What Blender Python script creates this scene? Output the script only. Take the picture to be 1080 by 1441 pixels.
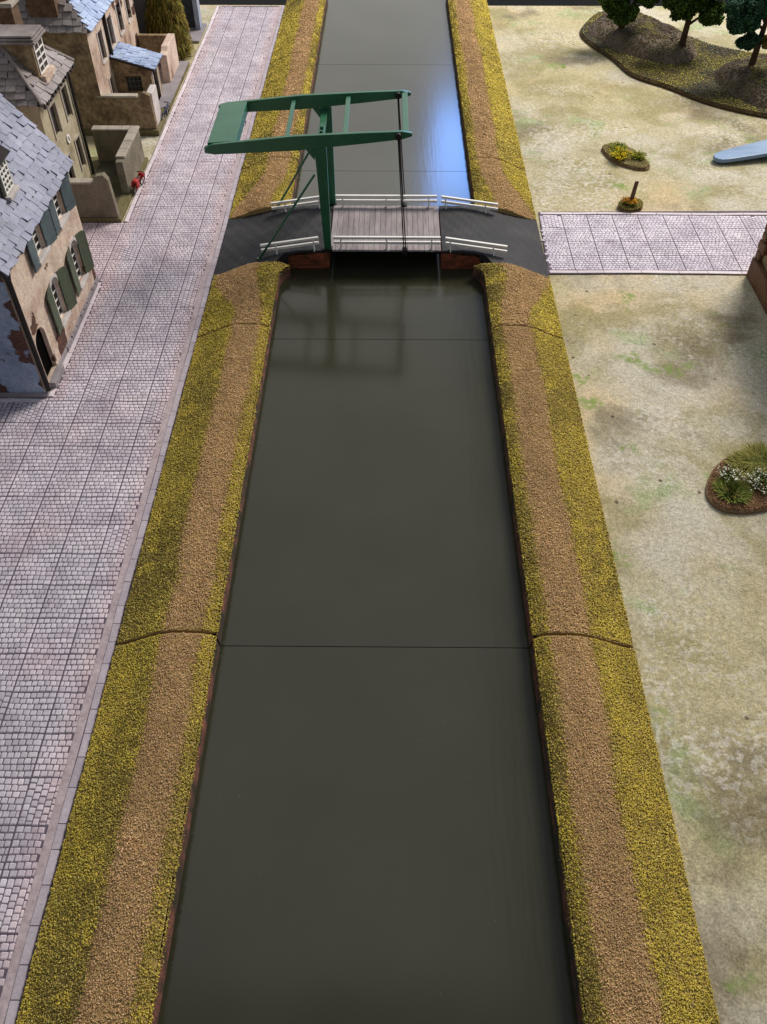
import bpy, bmesh, math, random
import numpy as np
from mathutils import Matrix, Vector

# ------------------------------------------------------------------ reset
for o in list(bpy.data.objects): bpy.data.objects.remove(o)
sc = bpy.context.scene
COL = sc.collection
S = 0.01                                   # everything below is written in centimetres (a tabletop model)
rnd = random.Random(7); rng = np.random.default_rng(7)

# ------------------------------------------------------------------ camera (phone held 42 cm above the table)
FPX, HC, CX, CY = 1190.0, 42.0, 540.0, 720.5
PIT = math.atan(1289/FPX); YAW = math.atan(15/math.hypot(FPX, 1289))
cF = np.array([-math.sin(YAW)*math.cos(PIT), math.cos(YAW)*math.cos(PIT), -math.sin(PIT)])
cR = np.array([math.cos(YAW), math.sin(YAW), 0.0]); cU = np.cross(cR, cF)
cam = bpy.data.cameras.new('camera'); camo = bpy.data.objects.new('camera', cam); COL.objects.link(camo)
cam.sensor_fit = 'VERTICAL'; cam.sensor_height = 36.0; cam.sensor_width = 27.0
cam.lens = FPX/1441*36; cam.clip_start = 0.01; cam.clip_end = 60
camo.matrix_world = Matrix(((cR[0], cU[0], -cF[0], 0), (cR[1], cU[1], -cF[1], 0), (cR[2], cU[2], -cF[2], HC*S), (0, 0, 0, 1)))
sc.camera = camo
def at(x, y, z=0.0):                       # photo pixel -> point on the plane of height z (cm)
    d = cF*FPX + cR*(x-CX) - cU*(y-CY); t = (z-HC)/d[2]
    return np.array([0, 0, HC]) + d*t

# ------------------------------------------------------------------ light: a dim room, a big soft ceiling panel, a window
w = bpy.data.worlds.new('World'); sc.world = w; w.use_nodes = True
bg = w.node_tree.nodes['Background']; bg.inputs[0].default_value = (0.80, 0.89, 1.0, 1); bg.inputs[1].default_value = 0.24
def area(name, loc, target, sx, sy, power, col):
    l = bpy.data.lights.new(name, 'AREA'); l.shape = 'RECTANGLE'; l.size = sx*S; l.size_y = sy*S
    l.energy = power; l.color = col
    o = bpy.data.objects.new(name, l); COL.objects.link(o)
    o.location = Vector(loc)*S
    o.rotation_euler = (Vector(target)-Vector(loc)).to_track_quat('-Z', 'Y').to_euler()
    return o
area('ceiling_lamp', (135, 225, 185), (0, 80, 0), 90, 90, 94.0, (1.0, 0.94, 0.85))
area('ceiling_panel', (-25, 310, 215), (-25, 310, 0), 130, 500, 11.0, (1.0, 0.95, 0.84))
area('far_wall_bounce', (0, 520, 130), (0, 60, 60), 420, 210, 20.0, (1.0, 0.96, 0.88))  # added unseen light; brightens the far water as a lit wall would
area('window_light', (43, 350, 121), (5, 90, 0), 52, 42, 6.3, (0.15, 0.38, 1.0))
sc.view_settings.view_transform = 'Standard'; sc.view_settings.look = 'None'
sc.view_settings.exposure = 0.0; sc.view_settings.gamma = 1.0; sc.view_settings.use_curve_mapping = False
sc.render.engine = 'CYCLES'

# ------------------------------------------------------------------ helpers
def lin(r, g, b):
    f = lambda c: (c/12.92 if c <= 0.04045 else ((c+0.055)/1.055)**2.4)
    return (f(r/255), f(g/255), f(b/255), 1.0)

def mat(name, stops, scale=1.0, rough=0.85, bump=0.0, bscale=8.0, detail=6, attr=None, spec=0.3, coat=0.0,
        fine=0.0, fscale=30.0, stretch=(1, 1, 1)):
    """noise-ramped principled material in centimetre space; attr = per-piece colour layer multiplied in"""
    m = bpy.data.materials.new(name); m.use_nodes = True; nt = m.node_tree; N = nt.nodes; L = nt.links
    p = N['Principled BSDF']
    p.inputs['Roughness'].default_value = rough; p.inputs['Specular IOR Level'].default_value = spec
    if coat: p.inputs['Coat Weight'].default_value = coat; p.inputs['Coat Roughness'].default_value = 0.05
    g = N.new('ShaderNodeNewGeometry'); sc_ = N.new('ShaderNodeVectorMath'); sc_.operation = 'MULTIPLY'
    sc_.inputs[1].default_value = (100*stretch[0], 100*stretch[1], 100*stretch[2]); L.new(g.outputs['Position'], sc_.inputs[0])
    P = sc_.outputs[0]
    n = N.new('ShaderNodeTexNoise'); n.inputs['Scale'].default_value = scale; n.inputs['Detail'].default_value = detail
    n.inputs['Roughness'].default_value = 0.62; L.new(P, n.inputs['Vector'])
    r = N.new('ShaderNodeValToRGB'); el = r.color_ramp.elements
    k = len(stops)
    while len(el) < k: el.new(0.5)
    for i, s in enumerate(stops):
        el[i].position = s[0]; el[i].color = lin(*s[1])
    L.new(n.outputs['Fac'], r.inputs['Fac']); c = r.outputs['Color']
    if fine:
        n2 = N.new('ShaderNodeTexNoise'); n2.inputs['Scale'].default_value = fscale; n2.inputs['Detail'].default_value = 3; L.new(P, n2.inputs['Vector'])
        mr = N.new('ShaderNodeMapRange'); mr.inputs['From Min'].default_value = 0.3; mr.inputs['From Max'].default_value = 0.7
        mr.inputs['To Min'].default_value = 1-fine; mr.inputs['To Max'].default_value = 1+fine; L.new(n2.outputs['Fac'], mr.inputs['Value'])
        mx = N.new('ShaderNodeVectorMath'); mx.operation = 'SCALE'; L.new(c, mx.inputs[0]); L.new(mr.outputs[0], mx.inputs['Scale']); c = mx.outputs[0]
    if attr:
        a = N.new('ShaderNodeVertexColor'); a.layer_name = attr
        mx = N.new('ShaderNodeVectorMath'); mx.operation = 'MULTIPLY'; L.new(c, mx.inputs[0]); L.new(a.outputs['Color'], mx.inputs[1]); c = mx.outputs[0]
    L.new(c, p.inputs['Base Color'])
    if bump:
        nb = N.new('ShaderNodeTexNoise'); nb.inputs['Scale'].default_value = bscale; nb.inputs['Detail'].default_value = 5; L.new(P, nb.inputs['Vector'])
        b = N.new('ShaderNodeBump'); b.inputs['Strength'].default_value = 1.0; b.inputs['Distance'].default_value = bump*S
        L.new(nb.outputs['Fac'], b.inputs['Height']); L.new(b.outputs[0], p.inputs['Normal'])
    m['nodes_pos'] = 1
    return m

def attr_mat(name, rough=0.9, spec=0.15, tint=(1, 1, 1), layer='col', transl=0.0):
    m = bpy.data.materials.new(name); m.use_nodes = True; nt = m.node_tree; N = nt.nodes; L = nt.links
    p = N['Principled BSDF']; p.inputs['Roughness'].default_value = rough; p.inputs['Specular IOR Level'].default_value = spec
    a = N.new('ShaderNodeVertexColor'); a.layer_name = layer
    L.new(a.outputs['Color'], p.inputs['Base Color'])
    return m

def vnoise(x, y, seed=0):                   # smooth value noise, numpy arrays
    xi = np.floor(x).astype(np.int64); yi = np.floor(y).astype(np.int64); fx = x-xi; fy = y-yi
    fx = fx*fx*(3-2*fx); fy = fy*fy*(3-2*fy)
    def h(a, b):
        n = (a*374761393 + b*668265263 + seed*1442695041) & 0x7fffffff
        n = ((n ^ (n >> 13))*1274126177) & 0x7fffffff
        return ((n ^ (n >> 16)) & 0xffff)/65535.0
    return (h(xi, yi)*(1-fx)+h(xi+1, yi)*fx)*(1-fy)+(h(xi, yi+1)*(1-fx)+h(xi+1, yi+1)*fx)*fy
def fbm(x, y, seed=0, o=3):
    x = np.asarray(x, float); y = np.asarray(y, float)
    s = 0; a = 0.5; t = 0
    for k in range(o):
        s = s + a*vnoise(x*2**k, y*2**k, seed+k*17); t += a; a *= 0.5
    return s/t
def sst(a, b, x):
    t = np.clip((np.asarray(x, float)-a)/(b-a), 0, 1); return t*t*(3-2*t)

ORG = {}
def thing(name, label, cat, org, group=None, kind=None):
    o = bpy.data.objects.new(name, None); COL.objects.link(o); o.empty_display_size = 0.01
    o.location = Vector(org)*S
    o['label'] = label; o['category'] = cat
    if group: o['group'] = group
    if kind: o['kind'] = kind
    ORG[o.name] = tuple(org)
    return o
def tag(o, label, cat, group=None, kind=None):
    if label: o['label'] = label
    if cat: o['category'] = cat
    if group: o['group'] = group
    if kind: o['kind'] = kind
    return o

def mesh_obj(name, V, F, m, parent=None, smooth=False, col=None, org=None, bevel=0.0, label=None, kind=None, auto=None):
    V = np.asarray(V, dtype=np.float64)
    if parent is not None: org = ORG[parent.name]
    if org is None:
        org = (float((V[:, 0].min()+V[:, 0].max())/2), float((V[:, 1].min()+V[:, 1].max())/2), float(V[:, 2].min()))
    me = bpy.data.meshes.new(name)
    W = (V-np.array(org))*S
    if isinstance(F, np.ndarray):
        nF, k = F.shape
        me.vertices.add(len(W)); me.vertices.foreach_set('co', W.astype(np.float32).ravel())
        me.loops.add(nF*k); me.loops.foreach_set('vertex_index', F.astype(np.int32).ravel())
        me.polygons.add(nF); me.polygons.foreach_set('loop_start', np.arange(0, nF*k, k, dtype=np.int32))
        me.update(calc_edges=True); me.validate()
    else:
        me.from_pydata([tuple(v) for v in W], [], [tuple(f) for f in F]); me.update()
    if col is not None:
        a = me.color_attributes.new('col', 'FLOAT_COLOR', 'POINT')
        c = np.ones((len(W), 4), np.float32); c[:, :3] = np.asarray(col)[:, :3]
        a.data.foreach_set('color', c.ravel())
    if smooth:
        me.polygons.foreach_set('use_smooth', np.ones(len(me.polygons), bool))
    if m is not None: me.materials.append(m)
    o = bpy.data.objects.new(name, me); COL.objects.link(o)
    if parent is not None: o.parent = parent
    else: o.location = Vector(org)*S
    ORG[o.name] = tuple(org)
    if bevel:
        b = o.modifiers.new('bevel', 'BEVEL'); b.width = bevel*S; b.segments = 2; b.limit_method = 'ANGLE'; b.angle_limit = 0.6
    if label: o['label'] = label
    if kind: o['kind'] = kind
    return o

class MB:
    def __init__(s): s.v = []; s.f = []; s.c = []
    def add(s, pts, faces, col=None):
        b = len(s.v); s.v += [tuple(map(float, p)) for p in pts]; s.f += [tuple(b+i for i in f) for f in faces]
        s.c += [col or (1, 1, 1)]*len(pts)
        return s
    def box(s, x0, x1, y0, y1, z0, z1, col=None):
        return s.add([(x0,y0,z0),(x1,y0,z0),(x1,y1,z0),(x0,y1,z0),(x0,y0,z1),(x1,y0,z1),(x1,y1,z1),(x0,y1,z1)],
                     [(3,2,1,0),(4,5,6,7),(0,1,5,4),(1,2,6,5),(2,3,7,6),(3,0,4,7)], col)
    def hexa(s, lo, hi, col=None):
        return s.add(list(lo)+list(hi), [(3,2,1,0),(4,5,6,7),(0,1,5,4),(1,2,6,5),(2,3,7,6),(3,0,4,7)], col)
    def prism(s, pts, d, col=None):              # closed polygon pts (3d) extruded by vector d
        n = len(pts); q = [tuple(np.array(p)+np.array(d)) for p in pts]
        return s.add(list(pts)+q, [tuple(range(n-1, -1, -1)), tuple(range(n, 2*n))]+[(i, (i+1) % n, n+(i+1) % n, n+i) for i in range(n)], col)
    def tube(s, pts, r, n=8, col=None, cap=True):
        pts = [np.array(p, float) for p in pts]; rr = r if hasattr(r, '__len__') else [r]*len(pts)
        b = []; 
        for i, p in enumerate(pts):
            t = pts[min(i+1, len(pts)-1)]-pts[max(i-1, 0)]; t = t/np.linalg.norm(t)
            u = np.cross(t, (0, 0, 1) if abs(t[2]) < 0.9 else (1, 0, 0)); u /= np.linalg.norm(u); v = np.cross(t, u)
            b += [tuple(p+rr[i]*(math.cos(a)*u+math.sin(a)*v)) for a in [2*math.pi*k/n for k in range(n)]]
        fs = [(i*n+k, i*n+(k+1) % n, (i+1)*n+(k+1) % n, (i+1)*n+k) for i in range(len(pts)-1) for k in range(n)]
        if cap: fs += [tuple(range(n-1, -1, -1)), tuple(range((len(pts)-1)*n, len(pts)*n))]
        return s.add(b, fs, col)
    def bar(s, p0, p1, w, h, up=(0, 0, 1), col=None):   # rectangular bar
        p0 = np.array(p0, float); p1 = np.array(p1, float); t = p1-p0; t /= np.linalg.norm(t)
        u = np.cross(t, up); u /= np.linalg.norm(u); v = np.cross(u, t)
        q = lambda p: [tuple(p+a*u*w/2+b*v*h/2) for a, b in ((-1,-1),(1,-1),(1,1),(-1,1))]
        return s.hexa(q(p0), q(p1), col)
    def torus(s, c, ax, R, r, n=20, k=6, col=None):
        ax = np.array(ax, float); ax /= np.linalg.norm(ax)
        u = np.cross(ax, (0, 0, 1) if abs(ax[2]) < 0.9 else (1, 0, 0)); u /= np.linalg.norm(u); v = np.cross(ax, u)
        P = []
        for i in range(n):
            a = 2*math.pi*i/n; d = math.cos(a)*u+math.sin(a)*v
            for j in range(k):
                b = 2*math.pi*j/k; P.append(tuple(np.array(c)+d*(R+r*math.cos(b))+ax*r*math.sin(b)))
        return s.add(P, [(i*k+j, ((i+1) % n)*k+j, ((i+1) % n)*k+(j+1) % k, i*k+(j+1) % k) for i in range(n) for j in range(k)], col)
    def build(s, name, m, parent=None, smooth=False, bevel=0.0, usecol=False, label=None, kind=None, org=None):
        return mesh_obj(name, s.v, s.f, m, parent, smooth, np.array(s.c) if usecol else None, org, bevel, label, kind)

TET = np.array([[1, 1, 1], [1, -1, -1], [-1, 1, -1], [-1, -1, 1]], float)/math.sqrt(3)
TETF = np.array([[0, 2, 1], [0, 1, 3], [0, 3, 2], [1, 2, 3]])
def rotmats(n):
    q = rng.normal(size=(n, 4)); q /= np.linalg.norm(q, axis=1)[:, None]; a, b, c, d = q.T
    return np.stack([np.stack([1-2*(c*c+d*d), 2*(b*c-a*d), 2*(b*d+a*c)], -1), np.stack([2*(b*c+a*d), 1-2*(b*b+d*d), 2*(c*d-a*b)], -1),
                     np.stack([2*(b*d-a*c), 2*(c*d+a*b), 1-2*(b*b+c*c)], -1)], 1)
def grains(name, P, size, col, m, parent, flat=0.6, kind='stuff'):
    """many little irregular crumbs, one mesh"""
    n = len(P); R = rotmats(n)
    T = TET[None]*(0.55+0.9*rng.random((n, 4, 1))); T = np.einsum('nij,nkj->nki', R, T)
    T[:, :, 2] *= flat
    V = P[:, None, :]+T*np.asarray(size).reshape(-1, 1, 1)
    F = (TETF[None]+4*np.arange(n)[:, None, None]).reshape(-1, 3)
    return mesh_obj(name, V.reshape(-1, 3), F, m, parent, False, np.repeat(col, 4, axis=0), kind=kind)

def lcol(cols):
    return np.array([lin(*c)[:3] for c in cols])

# ------------------------------------------------------------------ materials
M_floor = mat('floor_dark', [(0.3, (14, 13, 14)), (0.7, (22, 20, 20))], 0.02, 0.7)
M_table = mat('table_board', [(0.3, (40, 32, 26)), (0.7, (52, 42, 34))], 0.2, 0.7)
def ground_material():
    m = bpy.data.materials.new('printed_grass_cloth'); m.use_nodes = True; nt = m.node_tree; N = nt.nodes; L = nt.links
    p = N['Principled BSDF']; p.inputs['Roughness'].default_value = 0.95; p.inputs['Specular IOR Level'].default_value = 0.1
    g = N.new('ShaderNodeNewGeometry'); s = N.new('ShaderNodeVectorMath'); s.operation = 'SCALE'; s.inputs['Scale'].default_value = 100
    L.new(g.outputs['Position'], s.inputs[0]); P = s.outputs[0]
    def noise(scale, det=5, off=0.0, dist=0.0, rough=0.6):
        n = N.new('ShaderNodeTexNoise'); n.inputs['Scale'].default_value = scale; n.inputs['Detail'].default_value = det
        n.inputs['Roughness'].default_value = rough; n.inputs['Distortion'].default_value = dist
        a = N.new('ShaderNodeVectorMath'); a.operation = 'ADD'; a.inputs[1].default_value = (off, off*1.7, off*0.3); L.new(P, a.inputs[0]); L.new(a.outputs[0], n.inputs['Vector'])
        return n.outputs['Fac']
    def ramp(f, lo, hi):
        r = N.new('ShaderNodeMapRange'); r.interpolation_type = 'SMOOTHSTEP'; r.inputs['From Min'].default_value = lo; r.inputs['From Max'].default_value = hi; L.new(f, r.inputs['Value']); return r.outputs[0]
    def mix(f, a, b, mode='MIX'):
        x = N.new('ShaderNodeMix'); x.data_type = 'RGBA'; x.blend_type = mode
        if isinstance(f, float): x.inputs['Factor'].default_value = f
        else: L.new(f, x.inputs['Factor'])
        for k, q in ((6, a), (7, b)):
            if isinstance(q, tuple): x.inputs[k].default_value = q
            else: L.new(q, x.inputs[k])
        return x.outputs[2]
    def mul(a, b):
        x = N.new('ShaderNodeMath'); x.operation = 'MULTIPLY'; L.new(a, x.inputs[0])
        if isinstance(b, float): x.inputs[1].default_value = b
        else: L.new(b, x.inputs[1])
        return x.outputs[0]
    c = mix(ramp(noise(0.055, 4, 3), 0.40, 0.62), lin(184, 173, 138), lin(194, 187, 170))
    c = mix(ramp(noise(0.07, 3, 19), 0.48, 0.76), c, lin(208, 184, 146))          # tan patches
    c = mix(mul(ramp(noise(0.12, 5, 41, 0.4), 0.47, 0.64), 0.8), c, lin(154, 144, 104))   # olive grey
    c = mix(mul(ramp(noise(0.16, 5, 67, 0.3), 0.56, 0.68), 0.7), c, lin(150, 166, 118))   # faint green
    c = mix(mul(ramp(noise(0.10, 4, 91, 0.3), 0.54, 0.68), 0.7), c, lin(124, 112, 92))  # brown grey
    # pale pebble clumps
    pm = mul(ramp(noise(0.13, 4, 120, 0.3), 0.46, 0.64), ramp(noise(2.6, 2, 7, 0.0, 0.5), 0.46, 0.60))
    c = mix(mul(pm, 0.42), c, lin(224, 218, 210))
    # fibre mottling
    f = noise(3.6, 6, 11, 0.3, 0.75)
    r = N.new('ShaderNodeMapRange'); r.inputs['From Min'].default_value = 0.28; r.inputs['From Max'].default_value = 0.72; r.inputs['To Min'].default_value = 0.60; r.inputs['To Max'].default_value = 1.32; L.new(f, r.inputs['Value'])
    x = N.new('ShaderNodeVectorMath'); x.operation = 'SCALE'; L.new(c, x.inputs[0]); L.new(r.outputs[0], x.inputs['Scale']); c = x.outputs[0]
    f2 = noise(8.5, 3, 23, 0.0, 0.6)
    r2 = N.new('ShaderNodeMapRange'); r2.inputs['From Min'].default_value = 0.34; r2.inputs['From Max'].default_value = 0.66; r2.inputs['To Min'].default_value = 0.76; r2.inputs['To Max'].default_value = 1.22; L.new(f2, r2.inputs['Value'])
    x2 = N.new('ShaderNodeVectorMath'); x2.operation = 'SCALE'; L.new(c, x2.inputs[0]); L.new(r2.outputs[0], x2.inputs['Scale']); c = x2.outputs[0]
    # printed green sprigs and dark flecks
    c = mix(mul(mul(ramp(noise(0.22, 3, 33), 0.60, 0.70), ramp(noise(1.6, 4, 37, 0.5), 0.40, 0.6)), 0.85), c, lin(122, 146, 70))
    v = N.new('ShaderNodeTexVoronoi'); v.inputs['Scale'].default_value = 0.42; L.new(P, v.inputs['Vector'])
    vr = N.new('ShaderNodeMapRange'); vr.inputs['From Min'].default_value = 0.075; vr.inputs['From Max'].default_value = 0.045; L.new(v.outputs['Distance'], vr.inputs['Value'])
    c = mix(mul(vr.outputs[0], 0.75), c, lin(62, 50, 40))
    L.new(c, p.inputs['Base Color'])
    b = N.new('ShaderNodeBump'); b.inputs['Distance'].default_value = 0.05*S; b.inputs['Strength'].default_value = 0.7; L.new(noise(5, 5, 5), b.inputs['Height']); L.new(b.outputs[0], p.inputs['Normal'])
    return m
M_ground = ground_material()
M_joint = mat('cobble_joint', [(0.3, (80, 70, 84)), (0.7, (104, 93, 106))], 0.4, 0.9)
M_cobble = mat('printed_cobble', [(0.30, (188, 176, 184)), (0.5, (206, 196, 202)), (0.72, (220, 211, 213))], 0.35, 0.8, 0.012, 12, attr='col', fine=0.10, fscale=7)
M_kerb = mat('printed_kerb', [(0.3, (162, 151, 162)), (0.7, (190, 180, 188))], 0.5, 0.8, 0.01, 10, attr='col', fine=0.10, fscale=6)
M_kerbw = mat('white_kerb', [(0.3, (212, 198, 206)), (0.7, (230, 218, 222))], 0.5, 0.8, 0.01, 10, attr='col')
def water_material():
    m = bpy.data.materials.new('canal_water'); m.use_nodes = True; nt = m.node_tree; N = nt.nodes; L = nt.links
    p = N['Principled BSDF']; p.inputs['Roughness'].default_value = 0.15; p.inputs['IOR'].default_value = 1.5
    p.inputs['Specular IOR Level'].default_value = 0.5
    g = N.new('ShaderNodeNewGeometry'); s = N.new('ShaderNodeVectorMath'); s.operation = 'MULTIPLY'; s.inputs[1].default_value = (100, 100, 100); L.new(g.outputs['Position'], s.inputs[0])
    n = N.new('ShaderNodeTexNoise'); n.inputs['Scale'].default_value = 0.12; n.inputs['Detail'].default_value = 4; L.new(s.outputs[0], n.inputs['Vector'])
    r = N.new('ShaderNodeValToRGB'); r.color_ramp.elements[0].position = 0.35; r.color_ramp.elements[1].position = 0.7
    r.color_ramp.elements[0].color = lin(45, 45, 33); r.color_ramp.elements[1].color = lin(54, 53, 40); L.new(n.outputs['Fac'], r.inputs['Fac']); L.new(r.outputs[0], p.inputs['Base Color'])
    s2 = N.new('ShaderNodeVectorMath'); s2.operation = 'MULTIPLY'; s2.inputs[1].default_value = (260, 22, 100); L.new(g.outputs['Position'], s2.inputs[0])
    n2 = N.new('ShaderNodeTexNoise'); n2.inputs['Scale'].default_value = 1.0; n2.inputs['Detail'].default_value = 3; L.new(s2.outputs[0], n2.inputs['Vector'])
    b = N.new('ShaderNodeBump'); b.inputs['Distance'].default_value = 0.006*S; b.inputs['Strength'].default_value = 0.6; L.new(n2.outputs['Fac'], b.inputs['Height']); L.new(b.outputs[0], p.inputs['Normal'])
    return m
M_water = water_material()
M_soil = mat('bank_soil', [(0.3, (148, 122, 78)), (0.7, (172, 146, 94))], 0.6, 0.95, 0.05, 6)
M_flock = attr_mat('flock_crumbs'); M_leaf = attr_mat('foliage_crumbs', 0.85, 0.1)
def brick_material(name, c1, c2, mortar, bw=0.5, bh=0.19, moss=None, plane='xz'):
    m = bpy.data.materials.new(name); m.use_nodes = True; nt = m.node_tree; N = nt.nodes; L = nt.links
    p = N['Principled BSDF']; p.inputs['Roughness'].default_value = 0.9
    g = N.new('ShaderNodeNewGeometry'); s = N.new('ShaderNodeVectorMath'); s.operation = 'SCALE'; s.inputs['Scale'].default_value = 100; L.new(g.outputs['Position'], s.inputs[0])
    sp = N.new('ShaderNodeSeparateXYZ'); L.new(s.outputs[0], sp.inputs[0]); cb = N.new('ShaderNodeCombineXYZ')
    ad = N.new('ShaderNodeMath'); ad.operation = 'ADD'; L.new(sp.outputs[0], ad.inputs[0]); L.new(sp.outputs[1], ad.inputs[1])
    L.new(ad.outputs[0], cb.inputs[0]); L.new(sp.outputs[2], cb.inputs[1])
    b = N.new('ShaderNodeTexBrick'); b.inputs['Scale'].default_value = 1.0; b.inputs['Brick Width'].default_value = bw; b.inputs['Row Height'].default_value = bh
    b.inputs['Mortar Size'].default_value = 0.022; b.inputs['Mortar Smooth'].default_value = 0.3; b.inputs['Bias'].default_value = 0.0
    b.inputs['Color1'].default_value = lin(*c1); b.inputs['Color2'].default_value = lin(*c2); b.inputs['Mortar'].default_value = lin(*mortar); L.new(cb.outputs[0], b.inputs['Vector'])
    c = b.outputs['Color']
    n = N.new('ShaderNodeTexNoise'); n.inputs['Scale'].default_value = 1.4; n.inputs['Detail'].default_value = 5; L.new(s.outputs[0], n.inputs['Vector'])
    mr = N.new('ShaderNodeMapRange'); mr.inputs['From Min'].default_value = 0.3; mr.inputs['From Max'].default_value = 0.7; mr.inputs['To Min'].default_value = 0.55; mr.inputs['To Max'].default_value = 1.25; L.new(n.outputs['Fac'], mr.inputs['Value'])
    x = N.new('ShaderNodeVectorMath'); x.operation = 'SCALE'; L.new(c, x.inputs[0]); L.new(mr.outputs[0], x.inputs['Scale']); c = x.outputs[0]
    if moss:
        n3 = N.new('ShaderNodeTexNoise'); n3.inputs['Scale'].default_value = 0.8; n3.inputs['Detail'].default_value = 5; L.new(s.outputs[0], n3.inputs['Vector'])
        m3 = N.new('ShaderNodeMapRange'); m3.inputs['From Min'].default_value = 0.45; m3.inputs['From Max'].default_value = 0.6; L.new(n3.outputs['Fac'], m3.inputs['Value'])
        xx = N.new('ShaderNodeMix'); xx.data_type = 'RGBA'; L.new(m3.outputs[0], xx.inputs['Factor']); L.new(c, xx.inputs[6]); xx.inputs[7].default_value = lin(*moss); c = xx.outputs[2]
    L.new(c, p.inputs['Base Color'])
    bp = N.new('ShaderNodeBump'); bp.inputs['Distance'].default_value = 0.04*S; L.new(b.outputs['Fac'], bp.inputs['Height']); bp.invert = True; L.new(bp.outputs[0], p.inputs['Normal'])
    return m
M_quay = brick_material('quay_brick', (150, 92, 72), (112, 70, 58), (70, 58, 50), moss=(58, 52, 40))
M_brick = brick_material('abutment_brick', (176, 92, 54), (130, 66, 40), (66, 48, 38))
M_asphalt = mat('painted_asphalt', [(0.30, (38, 38, 41)), (0.55, (50, 49, 52)), (0.75, (68, 64, 64))], 0.30, 0.75, 0.02, 14, fine=0.12, fscale=9)
M_green = mat('green_paint', [(0.3, (38, 94, 66)), (0.7, (46, 106, 76))], 0.5, 0.34, 0.004, 6, spec=0.5, fine=0.06, fscale=4)
M_black = mat('black_metal', [(0.3, (30, 27, 27)), (0.7, (44, 38, 36))], 2, 0.5)
M_plank = mat('grey_deck_plank', [(0.3, (120, 111, 113)), (0.5, (144, 135, 136)), (0.7, (160, 152, 152))], 0.8, 0.75, 0.012, 6, attr='col', stretch=(3, 0.5, 1))
M_white = mat('white_paint', [(0.3, (228, 224, 220)), (0.7, (242, 239, 234))], 1.0, 0.5)
M_dark = mat('dark_void', [(0.3, (8, 8, 8)), (0.7, (13, 12, 12))], 1.0, 1.0, spec=0.02)

# ------------------------------------------------------------------ setting: floor, table, printed cloth
fl = MB(); fl.box(-900, 900, -600, 900, -78, -75); tag(fl.build('floor', M_floor), None, None, kind='structure')
tb = MB(); tb.box(-92, 92, -30, 143.6, -3.0, -0.12); tag(tb.build('table', M_table, bevel=0.1), None, None, kind='structure')
# the cloth: a gently uneven sheet
gx = np.linspace(-91.5, 91.5, 160); gy = np.linspace(-29, 143.2, 150); GX, GY = np.meshgrid(gx, gy)
GZ = -0.05+0.035*(fbm(GX*0.06, GY*0.06, 3)-0.5)
idx = np.arange(GX.size).reshape(GX.shape)
GF = np.stack([idx[:-1, :-1].ravel(), idx[:-1, 1:].ravel(), idx[1:, 1:].ravel(), idx[1:, :-1].ravel()], 1)
g = mesh_obj('ground', np.stack([GX.ravel(), GY.ravel(), GZ.ravel()], 1), GF, M_ground, smooth=True, org=(0, 50, -0.1)); tag(g, 'printed beige and green grass cloth covering the table', 'ground', kind='structure')

# ------------------------------------------------------------------ cobbled street (left) and cobbled road (right)
TILE = 2.54
def cobble_shape(x0, x1, y0, y1, z, n8, h):
    cx, cy = (x0+x1)/2, (y0+y1)/2; a, b = (x1-x0)/2, (y1-y0)/2
    if n8:
        k = 0.76
        o = [(-1, -k), (-k, -1), (k, -1), (1, -k), (1, k), (k, 1), (-k, 1), (-1, k)]
    else: o = [(-1, -1), (1, -1), (1, 1), (-1, 1)]
    n = len(o)
    V = [(cx+a*p+rnd.uniform(-.012, .012), cy+b*q+rnd.uniform(-.012, .012), z) for p, q in o]+[(cx+a*p*0.72, cy+b*q*0.72, z+h) for p, q in o]
    F = [(i, (i+1) % n, n+(i+1) % n, n+i) for i in range(n)]+[tuple(range(n, 2*n))]
    return V, F
def lay_cobbles(inside, xr, yr, z, ox, oy, lim, tint):
    out = []
    ix0, ix1 = math.floor((xr[0]-ox)/TILE), math.ceil((xr[1]-ox)/TILE); iy0, iy1 = math.floor((yr[0]-oy)/TILE), math.ceil((yr[1]-oy)/TILE)
    for i in range(ix0, ix1):
        for j in range(iy0, iy1):
            tx, ty = ox+i*TILE, oy+j*TILE
            if not any(inside(tx+a*TILE, ty+b*TILE) for a in (0, .5, 1) for b in (0, .5, 1)): continue
            swap = rnd.random() < 0.12; rows = 7; rh = (TILE-0.05)/rows; tv = rnd.uniform(0.92, 1.05)
            for r in range(rows):
                a = 0.025; 
                while a < TILE-0.03:
                    wd = rnd.choice((0.33, 0.35, 0.37, 0.39)) if r % 2 == 0 or a > 0.04 else 0.19
                    e = min(a+wd, TILE-0.025)
                    if TILE-0.025-e < 0.16: e = TILE-0.025
                    g_ = 0.030
                    u0, u1, v0, v1 = a+g_, e-g_*0.3, 0.025+r*rh+g_*0.7, 0.025+(r+1)*rh-g_*0.5
                    if swap: u0, u1, v0, v1 = v0, v1, u0, u1
                    x0, x1, y0, y1 = tx+u0, tx+u1, ty+v0, ty+v1
                    wob = 0.022*math.sin(2.1*x0+1.7*y0); y0 += wob; y1 += wob
                    x1 = min(x1, lim[1]); y0 = max(y0, lim[2]); y1 = min(y1, lim[3]); cx, cy = (x0+x1)/2, (y0+y1)/2
                    if x1-x0 > .1 and y1-y0 > .1 and inside(cx, cy):
                        out.append((cy, x0, x1, y0, y1, tv*rnd.uniform(0.82, 1.10), tint(cx, cy)))
                    a = e
    return out
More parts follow.
